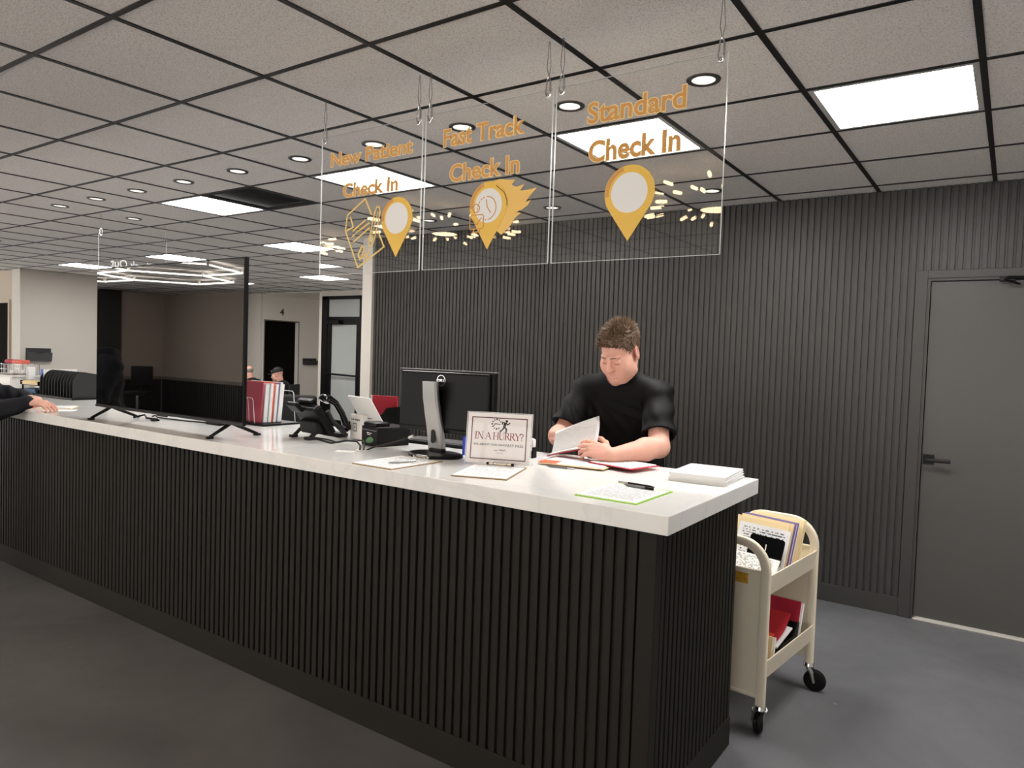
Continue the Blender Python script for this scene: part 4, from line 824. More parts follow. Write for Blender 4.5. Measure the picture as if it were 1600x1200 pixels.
def lean_sheet(name, w_, h_, m, x, y, tilt, label, cat, d_=.004, parent=None):
    b = MB(); b.box((0, 0, 0), (w_, h_, d_)); me_T = Matrix.Rotation(PI/2-tilt, 4, 'X') @ Matrix.Translation((0, h_/2, 0))
    o = b.build(name, m, None); o.matrix_world = Matrix.Translation(on_top(x, y, FZ)) @ Matrix.Rotation(CB, 4, 'Z') @ me_T; return tag(o, label, cat)
o = lean_sheet('paper', .265, .212, MATS['list_print'], .02, .022, .33, 'printed white sheet behind the black card on the cart', 'papers')
b = MB(); rr = .014; W2, H2 = .088, .062
P = [(sx*(W2-rr)+rr*math.cos(a), sy*(H2-rr)+rr*math.sin(a)) for sx, sy, a0 in ((1, 1, 0), (-1, 1, PI/2), (-1, -1, PI), (1, -1, 3*PI/2)) for a in [a0+PI/2*k/5 for k in range(6)]]
b.prism(P, .003); o = b.build('black_card', MATS['gloss_black'], None); o.name = 'divider_card'
o.matrix_world = Matrix.Translation(on_top(.062, -.006, FZ-.004)) @ Matrix.Rotation(CB, 4, 'Z') @ Matrix.Rotation(PI/2-.33, 4, 'X') @ Matrix.Translation((0, .115, 0)); tag(o, 'black rounded card leaning against the sheets on the cart', 'card')
MB().stroke([(.0, .025), (.002, .005), (-.001, -.018)], .005, .0006, Matrix.Translation((0, 0, .003))).build('white_mark', MATS['paper'], o)
lean_sheet('paper', .29, .10, MATS['list_print'], .02, -.065, .55, 'printed white sheet leaning lowest at the front of the cart top shelf', 'papers', .006)
# lower shelf
LZ = .237
t = thing('file_tray', 'black open file tray on the lower shelf of the cart', 'file tray', on_cart(.02, .06, LZ), CA)
P = [(-.20, 0), (.20, 0), (.20, .085), (.17, .10), (.10, .05), (-.02, .05), (-.08, .035), (-.20, .03)]
b = MB()
YZ = lambda x: Matrix(((0, 0, 1, x), (1, 0, 0, 0), (0, 1, 0, 0), (0, 0, 0, 1)))
for x in (-.135, .122): b.prism(P, .004, YZ(x))
b.b2((-.135, -.2, 0), (.126, .2, .004)); b.b2((-.135, .196, 0), (.126, .2, .085)); b.build('shell', MATS['black_plastic'], t)
def rot_obj(o, M): o.matrix_world = M; return o
def CM(x, y, z): return Matrix.Translation(on_cart(x, y, z)) @ Matrix.Rotation(CA, 4, 'Z')
MB().box((0, .10, .07), (.25, .004, .15), M=Matrix.Translation((0, .02, -.01)) @ Matrix.Rotation(-.30, 4, 'X')).build('divider', MATS['black_plastic'], t)
o = MB().box((0, 0, .085), (.25, .006, .17), .002).build('folder', MATS['red_folder'], None); rot_obj(o, CM(.02, .212, LZ+.024) @ Matrix.Rotation(-.30, 4, 'X')); tag(o, 'dark red folder standing at the back of the cart lower shelf', 'folder')
o = MB().box((0, 0, .08), (.25, .016, .158), .002).build('paper_bundle', MATS['paper'], None); rot_obj(o, CM(.028, .230, LZ+.026) @ Matrix.Rotation(-.30, 4, 'X')); tag(o, 'white papers behind the red folder on the cart lower shelf', 'paper bundle')
mat('bright_red', (176, 30, 42), rough=.5)
b = MB(); b.sheet(lambda u, v: (-.12+.25*u, -.09+.18*v, .004+.035*max(0, v-.45)**1.5*3), 8, 10, .003); o = b.build('folder', MATS['bright_red'], None); rot_obj(o, CM(.015, .045, LZ+.098) @ Matrix.Rotation(.22, 4, 'X')); tag(o, 'curled red folder with orange label in the cart file tray', 'folder')
MB().b2((.045, -.075, .0075), (.105, -.045, .009)).build('orange_label', MATS['orange_card'], o)
o = MB().box((0, 0, .0), (.24, .19, .008), .001).build('paper', MATS['form_print'], None); rot_obj(o, CM(.035, .03, LZ+.080) @ Matrix.Rotation(.2, 4, 'X')); tag(o, 'white printed papers under the curled red folder on the cart', 'papers')
o = MB().box((0, 0, .068), (.28, .012, .136), .001).build('folder', MATS['manila'], None); rot_obj(o, CM(.03, -.185, LZ+.006) @ Matrix.Rotation(-.22, 4, 'X')); tag(o, 'manila folder at the near end of the cart lower shelf', 'folder')
o = MB().box((0, 0, .065), (.28, .014, .13), .001).build('paper_bundle', MATS['paper'], None); rot_obj(o, CM(.035, -.166, LZ+.006) @ Matrix.Rotation(-.22, 4, 'X')); tag(o, 'white papers behind the manila folder on the cart lower shelf', 'paper bundle')

# ================================================================== wall pockets and chairs further back
def wall_pocket(loc, w_, h_, label):
    t = thing('wall_pocket', label, 'wall pocket', loc, PI/2, 'black wall pockets')
    b = MB(); b.b2((-w_/2, -.008, -h_/2), (w_/2, 0, h_/2), .002); b.build('back_plate', MATS['black_mesh'], t)
    P = [(-w_/2, -h_/2), (w_/2*.94, -h_/2), (w_/2, h_/2*.35), (w_/2*.3, h_/2*.35), (w_/2*.1, h_/2*.12), (-w_/2*.2, h_/2*.12), (-w_/2*.45, h_/2*.4), (-w_/2, h_/2*.4)]
    b = MB(); b.prism(P, .004, SM(0, 0, -.06)); b.b2((-w_/2, -.06, -h_/2), (w_/2*.94, -.004, -h_/2+.006)); b.b2((-w_/2, -.06, -h_/2), (-w_/2+.005, -.004, h_/2*.3)); b.b2((w_/2*.93, -.06, -h_/2), (w_/2*.95, -.004, h_/2*.3)); b.build('pocket', mat('mesh_grey', (60, 60, 62), rough=.5, metal=.3), t)
wall_pocket((-13.0, 5.215, 1.305), .37, .21, 'black mesh wall pocket on the grey wall at far left')
wall_pocket((-13.0, 10.70, 1.25), .38, .15, 'black mesh wall pocket right of the numbered doorway')
mat('black_fabric', (20, 20, 22), rough=.8, bump=.2, bscale=400)
def office_chair(loc, rz, label, top=1.16):
    t = thing('office_chair', label, 'chair', loc, rz, 'office chairs behind the counter')
    b = MB(); b.box((0, 0, .50), (.48, .46, .08), .03); b.build('seat', MATS['black_fabric'], t, True)
    b = MB(); b.box((0, .24, (top+.62)/2), (.44, .06, top-.62), .028, seg=3); b.build('backrest', MATS['black_fabric'], t, True)
    b = MB(); b.tube([(0, .1, .45), (0, .28, .47), (0, .285, .7)], .02, 8); b.build('back_support', MATS['black_plastic'], t, True)
    for s_ in (-1, 1): MB().tube([(s_*.25, .12, .48), (s_*.28, .12, .68), (s_*.28, -.12, .68)], .018, 8).build('armrest', MATS['black_plastic'], t, True)
    MB().cyl((0, 0, .08), (0, 0, .47), .025).build('gas_lift', MATS['chrome'], t, True)
    for k in range(5):
        a = 2*PI*k/5+.3; e = Vector((.28*math.cos(a), .28*math.sin(a), .065)); l = MB().tube([(0, 0, .10), e], [.026, .016], 8).build('base_arm', MATS['black_plastic'], t, True)
        MB().cyl(e+Vector((-.02, 0, -.037)), e+Vector((.02, 0, -.037)), .028, 14).build('caster', MATS['black_plastic'], l, True)
    return t
office_chair((-4.88, 3.72, 0), .5, 'black office chair behind the counter, right of the wire rack', 1.16)
office_chair((-4.12, 3.75, 0), -.2, 'black office chair behind the counter, behind the desk phone', 1.10)
office_chair((-15.0, -3.55, 0), 2.4, 'black office chair on the waiting side, mirrored in the television', 1.06)['group'] = 'chairs on the waiting side'
def waiting_chair(loc, rz, label):
    t = thing('waiting_chair', label, 'chair', loc, rz, 'waiting chairs at the far end')
    b = MB(); b.box((0, 0, .425), (.5, .5, .07), .02); b.build('seat', MATS['black_fabric'], t, True); b = MB(); b.box((0, .27, .68), (.5, .05, .42), .02, M=None); b.build('backrest', MATS['black_fabric'], t, True)
    for sx in (-1, 1):
        for sy in (-1, 1): MB().cyl((sx*.23, sy*.23, 0), (sx*.23, sy*.23, .42 if sy < 0 else .62), .014, 10).build('leg', MATS['black_metal'], t, True)
    return t
# ================================================================== people (signed-distance bodies -> one continuous mesh each)
class SDF:
    def __init__(s, lo, hi, h):
        s.lo = np.array(lo, float); s.h = h; s.n = np.ceil((np.array(hi)-s.lo)/h).astype(int)+1
        s.F = np.full(tuple(s.n), .06, np.float32); s.ax = [(s.lo[i]+h*np.arange(s.n[i])).astype(np.float32) for i in range(3)]
    def _reg(s, lo, hi, pad):
        a = np.clip(np.floor((np.array(lo)-pad-s.lo)/s.h).astype(int), 0, s.n); b = np.clip(np.ceil((np.array(hi)+pad-s.lo)/s.h).astype(int)+1, 0, s.n)
        sl = tuple(slice(int(i), int(j)) for i, j in zip(a, b)); X = [s.ax[i][sl[i]] for i in range(3)]
        return sl, X[0][:, None, None], X[1][None, :, None], X[2][None, None, :]
    def _mix(s, sl, d, k, sub=False):
        F = s.F[sl]
        if F.size == 0: return
        if sub: d = -d; h = np.clip(.5-.5*(d-F)/k, 0, 1) if k else None; s.F[sl] = np.maximum(F, d) if not k else (F*(1-np.clip(.5+.5*(d-F)/k, 0, 1))+d*np.clip(.5+.5*(d-F)/k, 0, 1)+k*np.clip(.5+.5*(d-F)/k, 0, 1)*(1-np.clip(.5+.5*(d-F)/k, 0, 1)))
        elif k: h = np.clip(.5+.5*(F-d)/k, 0, 1); s.F[sl] = F*(1-h)+d*h-k*h*(1-h)
        else: s.F[sl] = np.minimum(F, d)
    def cone(s, a, b, ra, rb, k=.01, sub=False):
        a = np.array(a, np.float32); b = np.array(b, np.float32); r = max(ra, rb)
        sl, X, Y, Z_ = s._reg(np.minimum(a, b)-r, np.maximum(a, b)+r, k+.012); d = b-a; L = float(d@d)+1e-9
        t = np.clip(((X-a[0])*d[0]+(Y-a[1])*d[1]+(Z_-a[2])*d[2])/L, 0, 1)
        D = np.sqrt((X-a[0]-t*d[0])**2+(Y-a[1]-t*d[1])**2+(Z_-a[2]-t*d[2])**2)-(ra+(rb-ra)*t); s._mix(sl, D, k, sub)
    def ell(s, c, r, R=None, k=.02, sub=False):
        c = np.array(c, np.float32); m = max(r); R = np.eye(3) if R is None else np.array(R, float)
        e = np.sqrt(((R*np.array(r))**2).sum(1)); sl, X, Y, Z_ = s._reg(c-e, c+e, k+.012); X, Y, Z_ = X-c[0], Y-c[1], Z_-c[2]
        u = [(R[0, i]*X+R[1, i]*Y+R[2, i]*Z_) for i in range(3)]
        k0 = np.sqrt(sum((u[i]/r[i])**2 for i in range(3))); k1 = np.sqrt(sum((u[i]/r[i]**2)**2 for i in range(3)))+1e-9
        s._mix(sl, k0*(k0-1)/k1, k, sub)
    def warp(s, fn): s.F += fn(s.ax[0][:, None, None], s.ax[1][None, :, None], s.ax[2][None, None, :]).astype(np.float32)
    def clip(s, fn): s.F = np.maximum(s.F, fn(s.ax[0][:, None, None], s.ax[1][None, :, None], s.ax[2][None, None, :]).astype(np.float32))
    def mesh(s, name, origin):
        F = s.F; S = F < 0; c = [S[i:S.shape[0]-1+i, j:S.shape[1]-1+j, k:S.shape[2]-1+k] for i in (0, 1) for j in (0, 1) for k in (0, 1)]
        an = c[0].copy(); al = c[0].copy()
        for q in c[1:]: an |= q; al &= q
        M = an & ~al; I = np.argwhere(M); idx = np.full(M.shape, -1, np.int64); idx[M] = np.arange(len(I))
        off = [(i, j, k) for i in (0, 1) for j in (0, 1) for k in (0, 1)]; V = np.stack([F[I[:, 0]+o[0], I[:, 1]+o[1], I[:, 2]+o[2]] for o in off], 1)
        P = np.zeros((len(I), 3)); N = np.zeros(len(I))
        for a in range(8):
            for b_ in range(a+1, 8):
                if sum(abs(off[a][q]-off[b_][q]) for q in range(3)) != 1: continue
                cr = (V[:, a] < 0) != (V[:, b_] < 0); t = np.where(cr, V[:, a]/np.where(cr, V[:, a]-V[:, b_], 1), 0)[:, None]
                P += np.where(cr[:, None], np.array(off[a])+t*(np.array(off[b_])-np.array(off[a])), 0); N += cr
        P = s.lo+s.h*(I+P/np.maximum(N, 1)[:, None])-np.array(origin)
        Q = []
        for ax in range(3):
            u, v = (ax+1) % 3, (ax+2) % 3; A = [slice(1, -1)]*3; B = [slice(1, -1)]*3; A[ax] = slice(0, -1); B[ax] = slice(1, None)
            d = np.argwhere(S[tuple(A)] != S[tuple(B)]); d[:, u] += 1; d[:, v] += 1
            sg = S[d[:, 0], d[:, 1], d[:, 2]]; eu = np.zeros(3, int); eu[u] = 1; ev = np.zeros(3, int); ev[v] = 1
            g = lambda q: idx[q[:, 0], q[:, 1], q[:, 2]]
            q = np.stack([g(d-eu-ev), g(d-ev), g(d), g(d-eu)], 1); q[~sg] = q[~sg][:, ::-1]; Q.append(q)
        Q = np.concatenate(Q); Q = Q[(Q >= 0).all(1)]
        me = bpy.data.meshes.new(name); me.vertices.add(len(P)); me.vertices.foreach_set('co', P.astype(np.float32).ravel())
        me.loops.add(Q.size); me.loops.foreach_set('vertex_index', Q.astype(np.int32).ravel()); me.polygons.add(len(Q))
        me.polygons.foreach_set('loop_start', np.arange(0, Q.size, 4, dtype=np.int32)); me.update(calc_edges=True); me.validate(); return me

V3 = lambda *a: np.array(a, float)
def unit(v): v = np.array(v, float); return v/np.linalg.norm(v)
def rotm(yaw, pitch, roll=0): return np.array(Matrix.Rotation(yaw, 3, 'Z') @ Matrix.Rotation(pitch, 3, 'X') @ Matrix.Rotation(roll, 3, 'Y'))

def head_sdf(S, c, R, sc=1.0, chub=1.0, fine=True):
    w = lambda x, y, z: V3(*c)+R @ (sc*V3(x, y, z)); E = lambda p, r, k=.02, sub=False, R2=None: S.ell(w(*p), [q*sc for q in r], R if R2 is None else R @ R2, k*sc, sub)
    C = lambda a, b, ra, rb, k=.01, sub=False: S.cone(w(*a), w(*b), ra*sc, rb*sc, k*sc, sub)
    E((0, .018, .035), (.076, .096, .083)); E((0, -.028, -.035), (.064*chub, .066, .088), .03); E((0, -.045, -.082), (.048*chub, .045, .036), .03)
    C((0, -.078, -.105), (0, -.074, -.100), .018, .018, .03)
    for s_ in (-1, 1):
        E((s_*.040*chub, -.055, -.045), (.028, .034, .036), .03); C((s_*.050*chub, -.02, -.082), (s_*.030, -.062, -.108), .022, .016, .03)
    if fine:
        C((-.030, -.083, .015), (.030, -.083, .015), .012, .012, .015)
        for s_ in (-1, 1): E((s_*.031, -.101, -.006), (.017, .011, .0095), .010, True); E((s_*.031, -.080, -.006), (.0145, .0135, .0125), .003); C((s_*.012, -.091, .017), (s_*.043, -.078, .019), .007, .003, .012)
        C((0, -.091, .006), (0, -.112, -.034), .008, .0125, .010); C((0, -.113, -.034), (0, -.108, -.038), .0125, .011, .006)
        for s_ in (-1, 1): C((s_*.010, -.104, -.038), (s_*.013, -.097, -.037), .0085, .008, .006); C((s_*.006, -.112, -.046), (s_*.007, -.106, -.044), .0028, .002, .002, True)
        C((-.022, -.090, -.068), (0, -.099, -.066), .0050, .0068, .008); C((.022, -.090, -.068), (0, -.099, -.066), .0050, .0068, .008)
        C((-.019, -.088, -.078), (0, -.096, -.080), .0055, .0080, .008); C((.019, -.088, -.078), (0, -.096, -.080), .0055, .0080, .008)
        C((-.024, -.096, -.0725), (0, -.107, -.0725), .0022, .0022, .003, True); C((.024, -.096, -.0725), (0, -.107, -.0725), .0022, .0022, .003, True)
        C((-.012, -.098, -.092), (.012, -.098, -.092), .004, .004, .008, True)
    for s_ in (-1, 1):
        R2 = rotm(s_*.35, .15); E((s_*.080, .012, -.008), (.008, .021, .033), .006, False, R2); E((s_*.086, .008, -.004), (.006, .011, .020), .004, True, R2); E((s_*.078, .004, -.034), (.007, .010, .011), .006)

def hand_sdf(S, wr, f, u, side, curl=(.5, .55, .6, .65), sc=1.0, thumb=.5, spread=.06, k=.010):
    """wrist, finger direction f, back-of-hand normal u, thumb-side direction"""
    f = unit(f); u = unit(np.array(u)-f*(np.array(u)@f)); s_ = unit(np.array(side)-f*(np.array(side)@f)-u*(np.array(side)@u)); wr = np.array(wr, float); out = {}
    kn = (.030, .010, -.010, -.028); fl = (.088, .092, .088, .080); segs = ((.042, .025, .021), (.046, .029, .022), (.043, .027, .021), (.034, .021, .019)); rr = (.0092, .0095, .0090, .0080)
    S.ell(wr+sc*(f*.048+s_*.002), [.040*sc, .046*sc, .0155*sc], np.stack([s_, f, u], 1), .015)
    for i in range(4):
        K = wr+sc*(f*fl[i]+s_*kn[i]+u*.003); S.cone(wr+sc*(f*.012+s_*kn[i]*.55), K, .0135*sc, .0108*sc, .012)
        a = -(i-1.5)*spread; d = f*math.cos(a)+s_*math.sin(a); ang = 0; p = K
        for j, L in enumerate(segs[i]):
            ang += curl[i]*(.75, 1.0, .7)[j]; q = p+sc*L*(d*math.cos(ang)-u*math.sin(ang)); S.cone(p, q, rr[i]*sc*(1.05-.07*j), rr[i]*sc*(.98-.09*j), .004 if j else .008); 
            if i == 2 and j == 0: out['ring'] = ((p+q)/2-.2*(q-p), unit(q-p), rr[i]*sc)
            p = q
    p = wr+sc*(f*.022+s_*.026-u*.004); d = unit(f*.62+s_*.70-u*thumb*.5)
    for L, r in ((.042, .0125), (.032, .0108), (.027, .0098)):
        q = p+sc*L*d; S.cone(p, q, r*sc, r*.93*sc, .010); p = q; d = unit(d+f*.30-s_*.25-u*.12*thumb)
    return out

def arm_skin(S, sh, el, wr, sc=1.0):
    S.cone(sh, el, .043*sc, .046*sc, .02); m = np.array(el)+.28*(np.array(wr)-np.array(el)); S.cone(el, m, .044*sc, .047*sc, .02); S.cone(m, wr, .047*sc, .030*sc, .02)
mat('skin', (220, 168, 150), rough=.5, spec=.35, var=.07, vscale=24); MATS['skin'].node_tree.nodes['Principled BSDF'].inputs['Subsurface Weight'].default_value = .12
MATS['skin'].node_tree.nodes['Principled BSDF'].inputs['Subsurface Radius'].default_value = (.012, .005, .003)
mat('lip_skin', (196, 124, 116), rough=.45); mat('scrub_black', (6, 6, 8), rough=.65, spec=.16, bump=.15, bscale=500); mat('trouser_black', (16, 16, 18), rough=.8); mat('shoe_black', (14, 14, 15), rough=.4)
mat('hair_brown', (112, 92, 74), rough=.5, spec=.4, var=.55, vscale=150); mat('navy_hoodie', (18, 20, 30), rough=.85, bump=.2, bscale=300); mat('gold', (222, 196, 140), rough=.2, metal=1)

def hair_mesh(S, root, c, R, sc, n, name='hair', seed=5, length=.022):
    me0 = S.mesh('cap', root); bm = bmesh.new(); bm.from_mesh(me0); bpy.data.meshes.remove(me0); rn = random.Random(seed); bm.verts.ensure_lookup_table(); bm.normal_update()
    cand = [(v.co.copy(), v.normal.copy()) for v in bm.verts]; b = MB(); b.bm.free(); b.bm = bm; Ri = R.T; cl = np.array(c)-np.array(root)
    for _ in range(n):
        p, nn = rn.choice(cand); l = Ri @ (np.array(p)-cl)/sc
        if (R @ V3(0, 0, 0)) is None: pass
        nl = Ri @ np.array(nn)
        top = min(1, max(0, (l[2]-.03)/.08)); fl = V3(.45*math.sin(9*l[0]*10)+rn.uniform(-.6, .6), -.35-.45*rn.random(), (.35+.5*rn.random())*top-.7*(1-top)) if l[1] < .03 else V3(rn.uniform(-.3, .3), .3*top, .5*top-1.0*(1-top))
        fr = min(1, max(0, (-l[1]-.03)/.05)); fl[2] += fr*(.75-fl[2])*.8
        d = unit(nl*(.25+.55*top)+fl*.8); L = length*sc*(.55+.45*top)*rn.uniform(.7, 1.25); d = R @ d; P0 = np.array(p)-.004*np.array(nn); mid = P0+L*.5*d+.002*np.array(nn); end = P0+L*unit(d+.25*(R @ fl))
        b.tube([Vector(P0), Vector(mid), Vector(end)], [.0026, .0019, .0003], 4, caps=False)
    me = bpy.data.meshes.new(name); bm.to_mesh(me); bm.free(); return me

# ---------------------------------------------------------------- the clerk
root = V3(-1.60, 3.30, 0)
P = thing('person', 'man in black short sleeved scrubs reading papers behind the counter', 'person', root)
HC, HR, HS = V3(-1.552, 3.125, 1.594), rotm(-.10, .56, .04), 1.07
SHL, ELL, WRL = V3(-1.392, 3.235, 1.400), V3(-1.300, 3.045, 1.164), V3(-1.412, 2.797, 1.136)
SHR, ELR, WRR = V3(-1.782, 3.235, 1.405), V3(-1.822, 3.055, 1.165), V3(-1.790, 2.950, 1.180)
S = SDF((-1.96, 2.68, 1.0), (-1.22, 3.44, 1.76), .0031)
head_sdf(S, HC, HR, HS, 1.10)
nb = V3(-1.588, 3.235, 1.455); S.cone(nb, HC+HR @ V3(0, .03, -.06), .066, .062, .03); S.cone(nb, nb+V3(0, .03, -.10), .075, .10, .03)
S.ell((-1.60, 3.27, 1.29), (.150, .095, .19), None, .03)
for sh in (SHL, SHR): S.cone(nb-V3(0, 0, .06), sh-V3(0, 0, .02), .045, .040, .03)
arm_skin(S, SHL, ELL, WRL, 1.05); arm_skin(S, SHR, ELR, WRR, 1.05)
ring = hand_sdf(S, WRL, (-.95, -.12, .22), (.10, -.72, .68), (.05, .7, .7), (.40, .48, .56, .62), 1.04, .3)
hand_sdf(S, WRR, (.85, -.05, .22), (-.3, .3, .85), (.1, -.9, .2), (.3, .35, .4, .5), 1.0, .4)
body = link_mesh('body', S.mesh('body', root), MATS['skin'], P, True, None)
# lips
S = SDF(HC-.16, HC+.16, .0016)
w = lambda x, y, z: HC+HR @ (HS*V3(x, y, z))
for s_ in (-1, 1): S.cone(w(s_*.020, -.0912, -.068), w(0, -.0995, -.0665), .0046, .0066, .004); S.cone(w(s_*.017, -.0892, -.078), w(0, -.0968, -.0795), .0050, .0076, .004); S.cone(w(s_*.024, -.096, -.0725), w(0, -.107, -.0725), .0022, .0022, .003, True)
link_mesh('lips', S.mesh('lips', root), MATS['lip_skin'], body, True, None)
b = MB()
for s_ in (-1, 1): b.tube([Vector(w(s_*x, y, z)-root) for x, y, z in ((.011, -.0995, .0175), (.022, -.0985, .0195), (.034, -.0930, .0190), (.047, -.0825, .0120))], [.0022, .0034, .0030, .0010], 8)
b.build('eyebrows', mat('brow_brown', (136, 104, 86), rough=.7), body, True)
b = MB()
for s_ in (-1, 1): b.tube([Vector(w(s_*x, y, z)-root) for x, y, z in ((.018, -.0915, -.0125), (.026, -.0945, -.0138), (.034, -.0940, -.0138), (.044, -.0875, -.0135))], [.0006, .0011, .0012, .0007], 6)
b.build('eyelashes', mat('lash', (58, 42, 36), rough=.7), body, True)
# hair
S = SDF(HC-.17, HC+.17, .0035)
S.ell(w(0, .018, .037), [HS*q for q in (.0790, .098, .0860)], HR, .02); S.ell(w(0, -.03, .055), [HS*q for q in (.064, .058, .050)], HR, .03)
def hairline(X, Y, Zz):
    d = np.stack(np.broadcast_arrays(X-HC[0], Y-HC[1], Zz-HC[2]), -1) @ HR/HS
    thr = np.interp(d[..., 1], (-.10, -.075, -.050, -.036, -.014, .0, .03, .05, .11), (.074, .070, .056, .018, -.012, .022, .004, -.045, -.060)); return (thr-d[..., 2])*.9
S.clip(hairline)
link_mesh('hair', hair_mesh(S, root, HC, HR, HS, 2300, length=.030), MATS['hair_brown'], body, True, None)
# wedding ring
rc, rd, rr_ = ring['ring']; b = MB(); q = Vector(rd).to_track_quat('Z', 'Y').to_matrix().to_4x4(); b.lathe([(rr_+.0006, -.0022), (rr_+.0018, -.0022), (rr_+.0018, .0022), (rr_+.0006, .0022), (rr_+.0006, -.0022)], 24, Matrix.Translation(Vector(rc-root)) @ q); b.build('ring', MATS['gold'], body, True)
# scrub top
S = SDF((-2.0, 2.95, .80), (-1.18, 3.56, 1.56), .0042)
S.ell((-1.60, 3.275, 1.27), (.212, .142, .215), None, .04); S.ell((-1.60, 3.30, 1.05), (.215, .165, .22), None, .05); S.ell((-1.60, 3.335, .90), (.208, .155, .13), None, .04)
S.cone(SHR+V3(.03, -.005, -.008), SHL+V3(-.03, -.005, -.008), .063, .063, .04)
for sh, el in ((SHL, ELL), (SHR, ELR)): S.cone(nb+V3(0, .0, -.005), sh+V3(0, 0, -.01), .072, .060, .035); e = sh+.80*(el-sh); S.cone(sh+.06*(el-sh), e+.25*(el-sh), .066, .080, .04)
def folds(X, Y, Zz):
    a = np.sin(40*(X+1.6)-26*np.abs(X+1.6)+24*(Zz-1.2)+3*np.sin(9*Zz)+4*(Y-3.2)); b_ = np.sin(60*(Zz-1.2)-34*np.abs(X+1.6)+2*np.sin(14*X)); lo = np.clip((1.40-Zz)/.25, 0, 1); out = np.clip((np.abs(X+1.6)-.17)/.06, 0, 1)
    return -.012*np.exp(-(a-.8)**2*6)*lo*(1-out)+.0050*b_*out+.0020*np.sin(90*(X+Zz))*lo
S.warp(folds)
for sh, el in ((SHL, ELL), (SHR, ELR)):
    e = sh+.80*(el-sh); n_ = unit(el-sh); sgn = 1 if sh is SHL else -1
    far = lambda X, Y, Zz, e=e, n_=n_, sgn=sgn: np.where(sgn*(X-e[0]) > -.11, (X-e[0])*n_[0]+(Y-e[1])*n_[1]+(Zz-e[2])*n_[2], -1) - np.where((Y > 3.32), 9, 0)
    S.clip(far); S.cone(e-.05*n_, e+.06*n_, .058, .064, .004, True)
S.cone(nb+V3(0, -.012, -.01), nb+V3(0.01, -.05, .09), .070, .085, .006, True)
S.clip(lambda X, Y, Zz: .86-Zz+0*X*Y)
top = link_mesh('scrub_top', S.mesh('scrub_top', root), MATS['scrub_black'], P, True, None)
def stand_legs(P_, root, hipz, m, m2, name='trousers', wd=.10, knee=(0, 0)):
    S = SDF((root[0]-.32, root[1]-.34, -.01), (root[0]+.32, root[1]+.32, hipz+.12), .011); S.ell((root[0], root[1]+.04, hipz), (.19, .14, .11), None, .04)
    for s_ in (-1, 1):
        h_ = V3(root[0]+s_*wd, root[1]+.03, hipz-.02); k_ = V3(root[0]+s_*(wd+.01), root[1]+.0, .50); a_ = V3(root[0]+s_*(wd+.02), root[1]+.04, .07); S.cone(h_, k_, .098, .072, .05); S.cone(k_, a_, .072, .062, .03)
    S.clip(lambda X, Y, Zz: .05-Zz+0*X*Y)
    link_mesh(name, S.mesh(name, root), m, P_, True, None)
    for s_ in (-1, 1):
        S = SDF((root[0]+s_*(wd+.02)-.08, root[1]-.26, -.02), (root[0]+s_*(wd+.02)+.08, root[1]+.18, .14), .007); x = root[0]+s_*(wd+.02)
        S.cone((x, root[1]+.07, .045), (x+s_*.01, root[1]-.14, .036), .045, .040, .03); S.cone((x, root[1]+.05, .05), (x, root[1]+.045, .10), .045, .045, .02); S.clip(lambda X, Y, Zz: .002-Zz+0*X*Y)
        link_mesh('shoe', S.mesh('shoe', root), m2, P_, True, None)
stand_legs(P, root, .90, MATS['trouser_black'], MATS['shoe_black'])
# pages in the clerk's hands
def bent(u, v, A, B, C_, D_, bow):
    a, b_, c, d = map(np.array, (A, B, C_, D_)); p = (a*(1-u)+b_*u)*(1-v)+(d*(1-u)+c*u)*v; return Vector(p+np.array(bow)*math.sin(PI*v)*(.4+.6*u)+np.array(bow)*.6*math.sin(PI*u))
b = MB(); A, B, C_, D_ = (-1.715, 2.800, 1.108), (-1.494, 2.822, 1.186), (-1.508, 2.858, 1.298), (-1.725, 2.845, 1.207)
b.sheet(lambda u, v: bent(u, v, A, B, C_, D_, (0, .012, .006)), 10, 8, .0009)
me_ = b.build('paper', mat_print('page_print', ink=(234, 235, 239), rows=22, cols=10, dens=.42, paper=(244, 245, 247)), None, True, None); tag(me_, 'white printed page the man lifts upright from his chart', 'papers')
b = MB(); b.sheet(lambda u, v: bent(u, v, (-1.715, 2.785, 1.108), (-1.490, 2.805, 1.168), (-1.53, 2.915, 1.167), (-1.735, 2.895, 1.116), (0, 0, .004)), 8, 6, .006)
tag(b.build('paper_bundle', MATS['paper'], None, True, None), 'stapled white pages held flat in the left hand of the man', 'papers')
b = MB(); b.sheet(lambda u, v: bent(u, v, (-1.725, 2.778, 1.101), (-1.500, 2.802, 1.159), (-1.53, 2.915, 1.158), (-1.735, 2.895, 1.107), (0, 0, .004)), 6, 6, .0035)
tag(b.build('folder', MATS['red_folder'], None, True, None), 'red chart cover under the pages held by the man', 'folder')

# ---------------------------------------------------------------- the patient at the left end
root = V3(-5.52, 1.72, 0)
P = thing('person', 'person in dark navy hooded top resting both hands on the counter', 'person', root)
HC, HR = V3(-5.66, 1.82, 1.60), rotm(PI-.5, .35); SR, ER, WR_ = V3(-5.33, 1.74, 1.37), V3(-5.310, 1.86, 1.085), V3(-5.175, 2.025, 1.152); SL, EL, WL = V3(-5.74, 1.83, 1.37), V3(-5.74, 2.02, 1.185), V3(-5.60, 2.185, 1.152)
S = SDF((-5.95, 1.4, .95), (-4.9, 2.45, 1.80), .0048)
head_sdf(S, HC, HR, 1.03); nb = V3(-5.55, 1.74, 1.43); S.cone(nb, HC+HR @ V3(0, .03, -.06), .06, .058, .03); S.ell((-5.53, 1.72, 1.25), (.14, .1, .2), None, .03)
for sh in (SL, SR): S.cone(nb-V3(0, 0, .05), sh, .05, .05, .03)
arm_skin(S, SR, ER, WR_, .9); arm_skin(S, SL, EL, WL, .9)
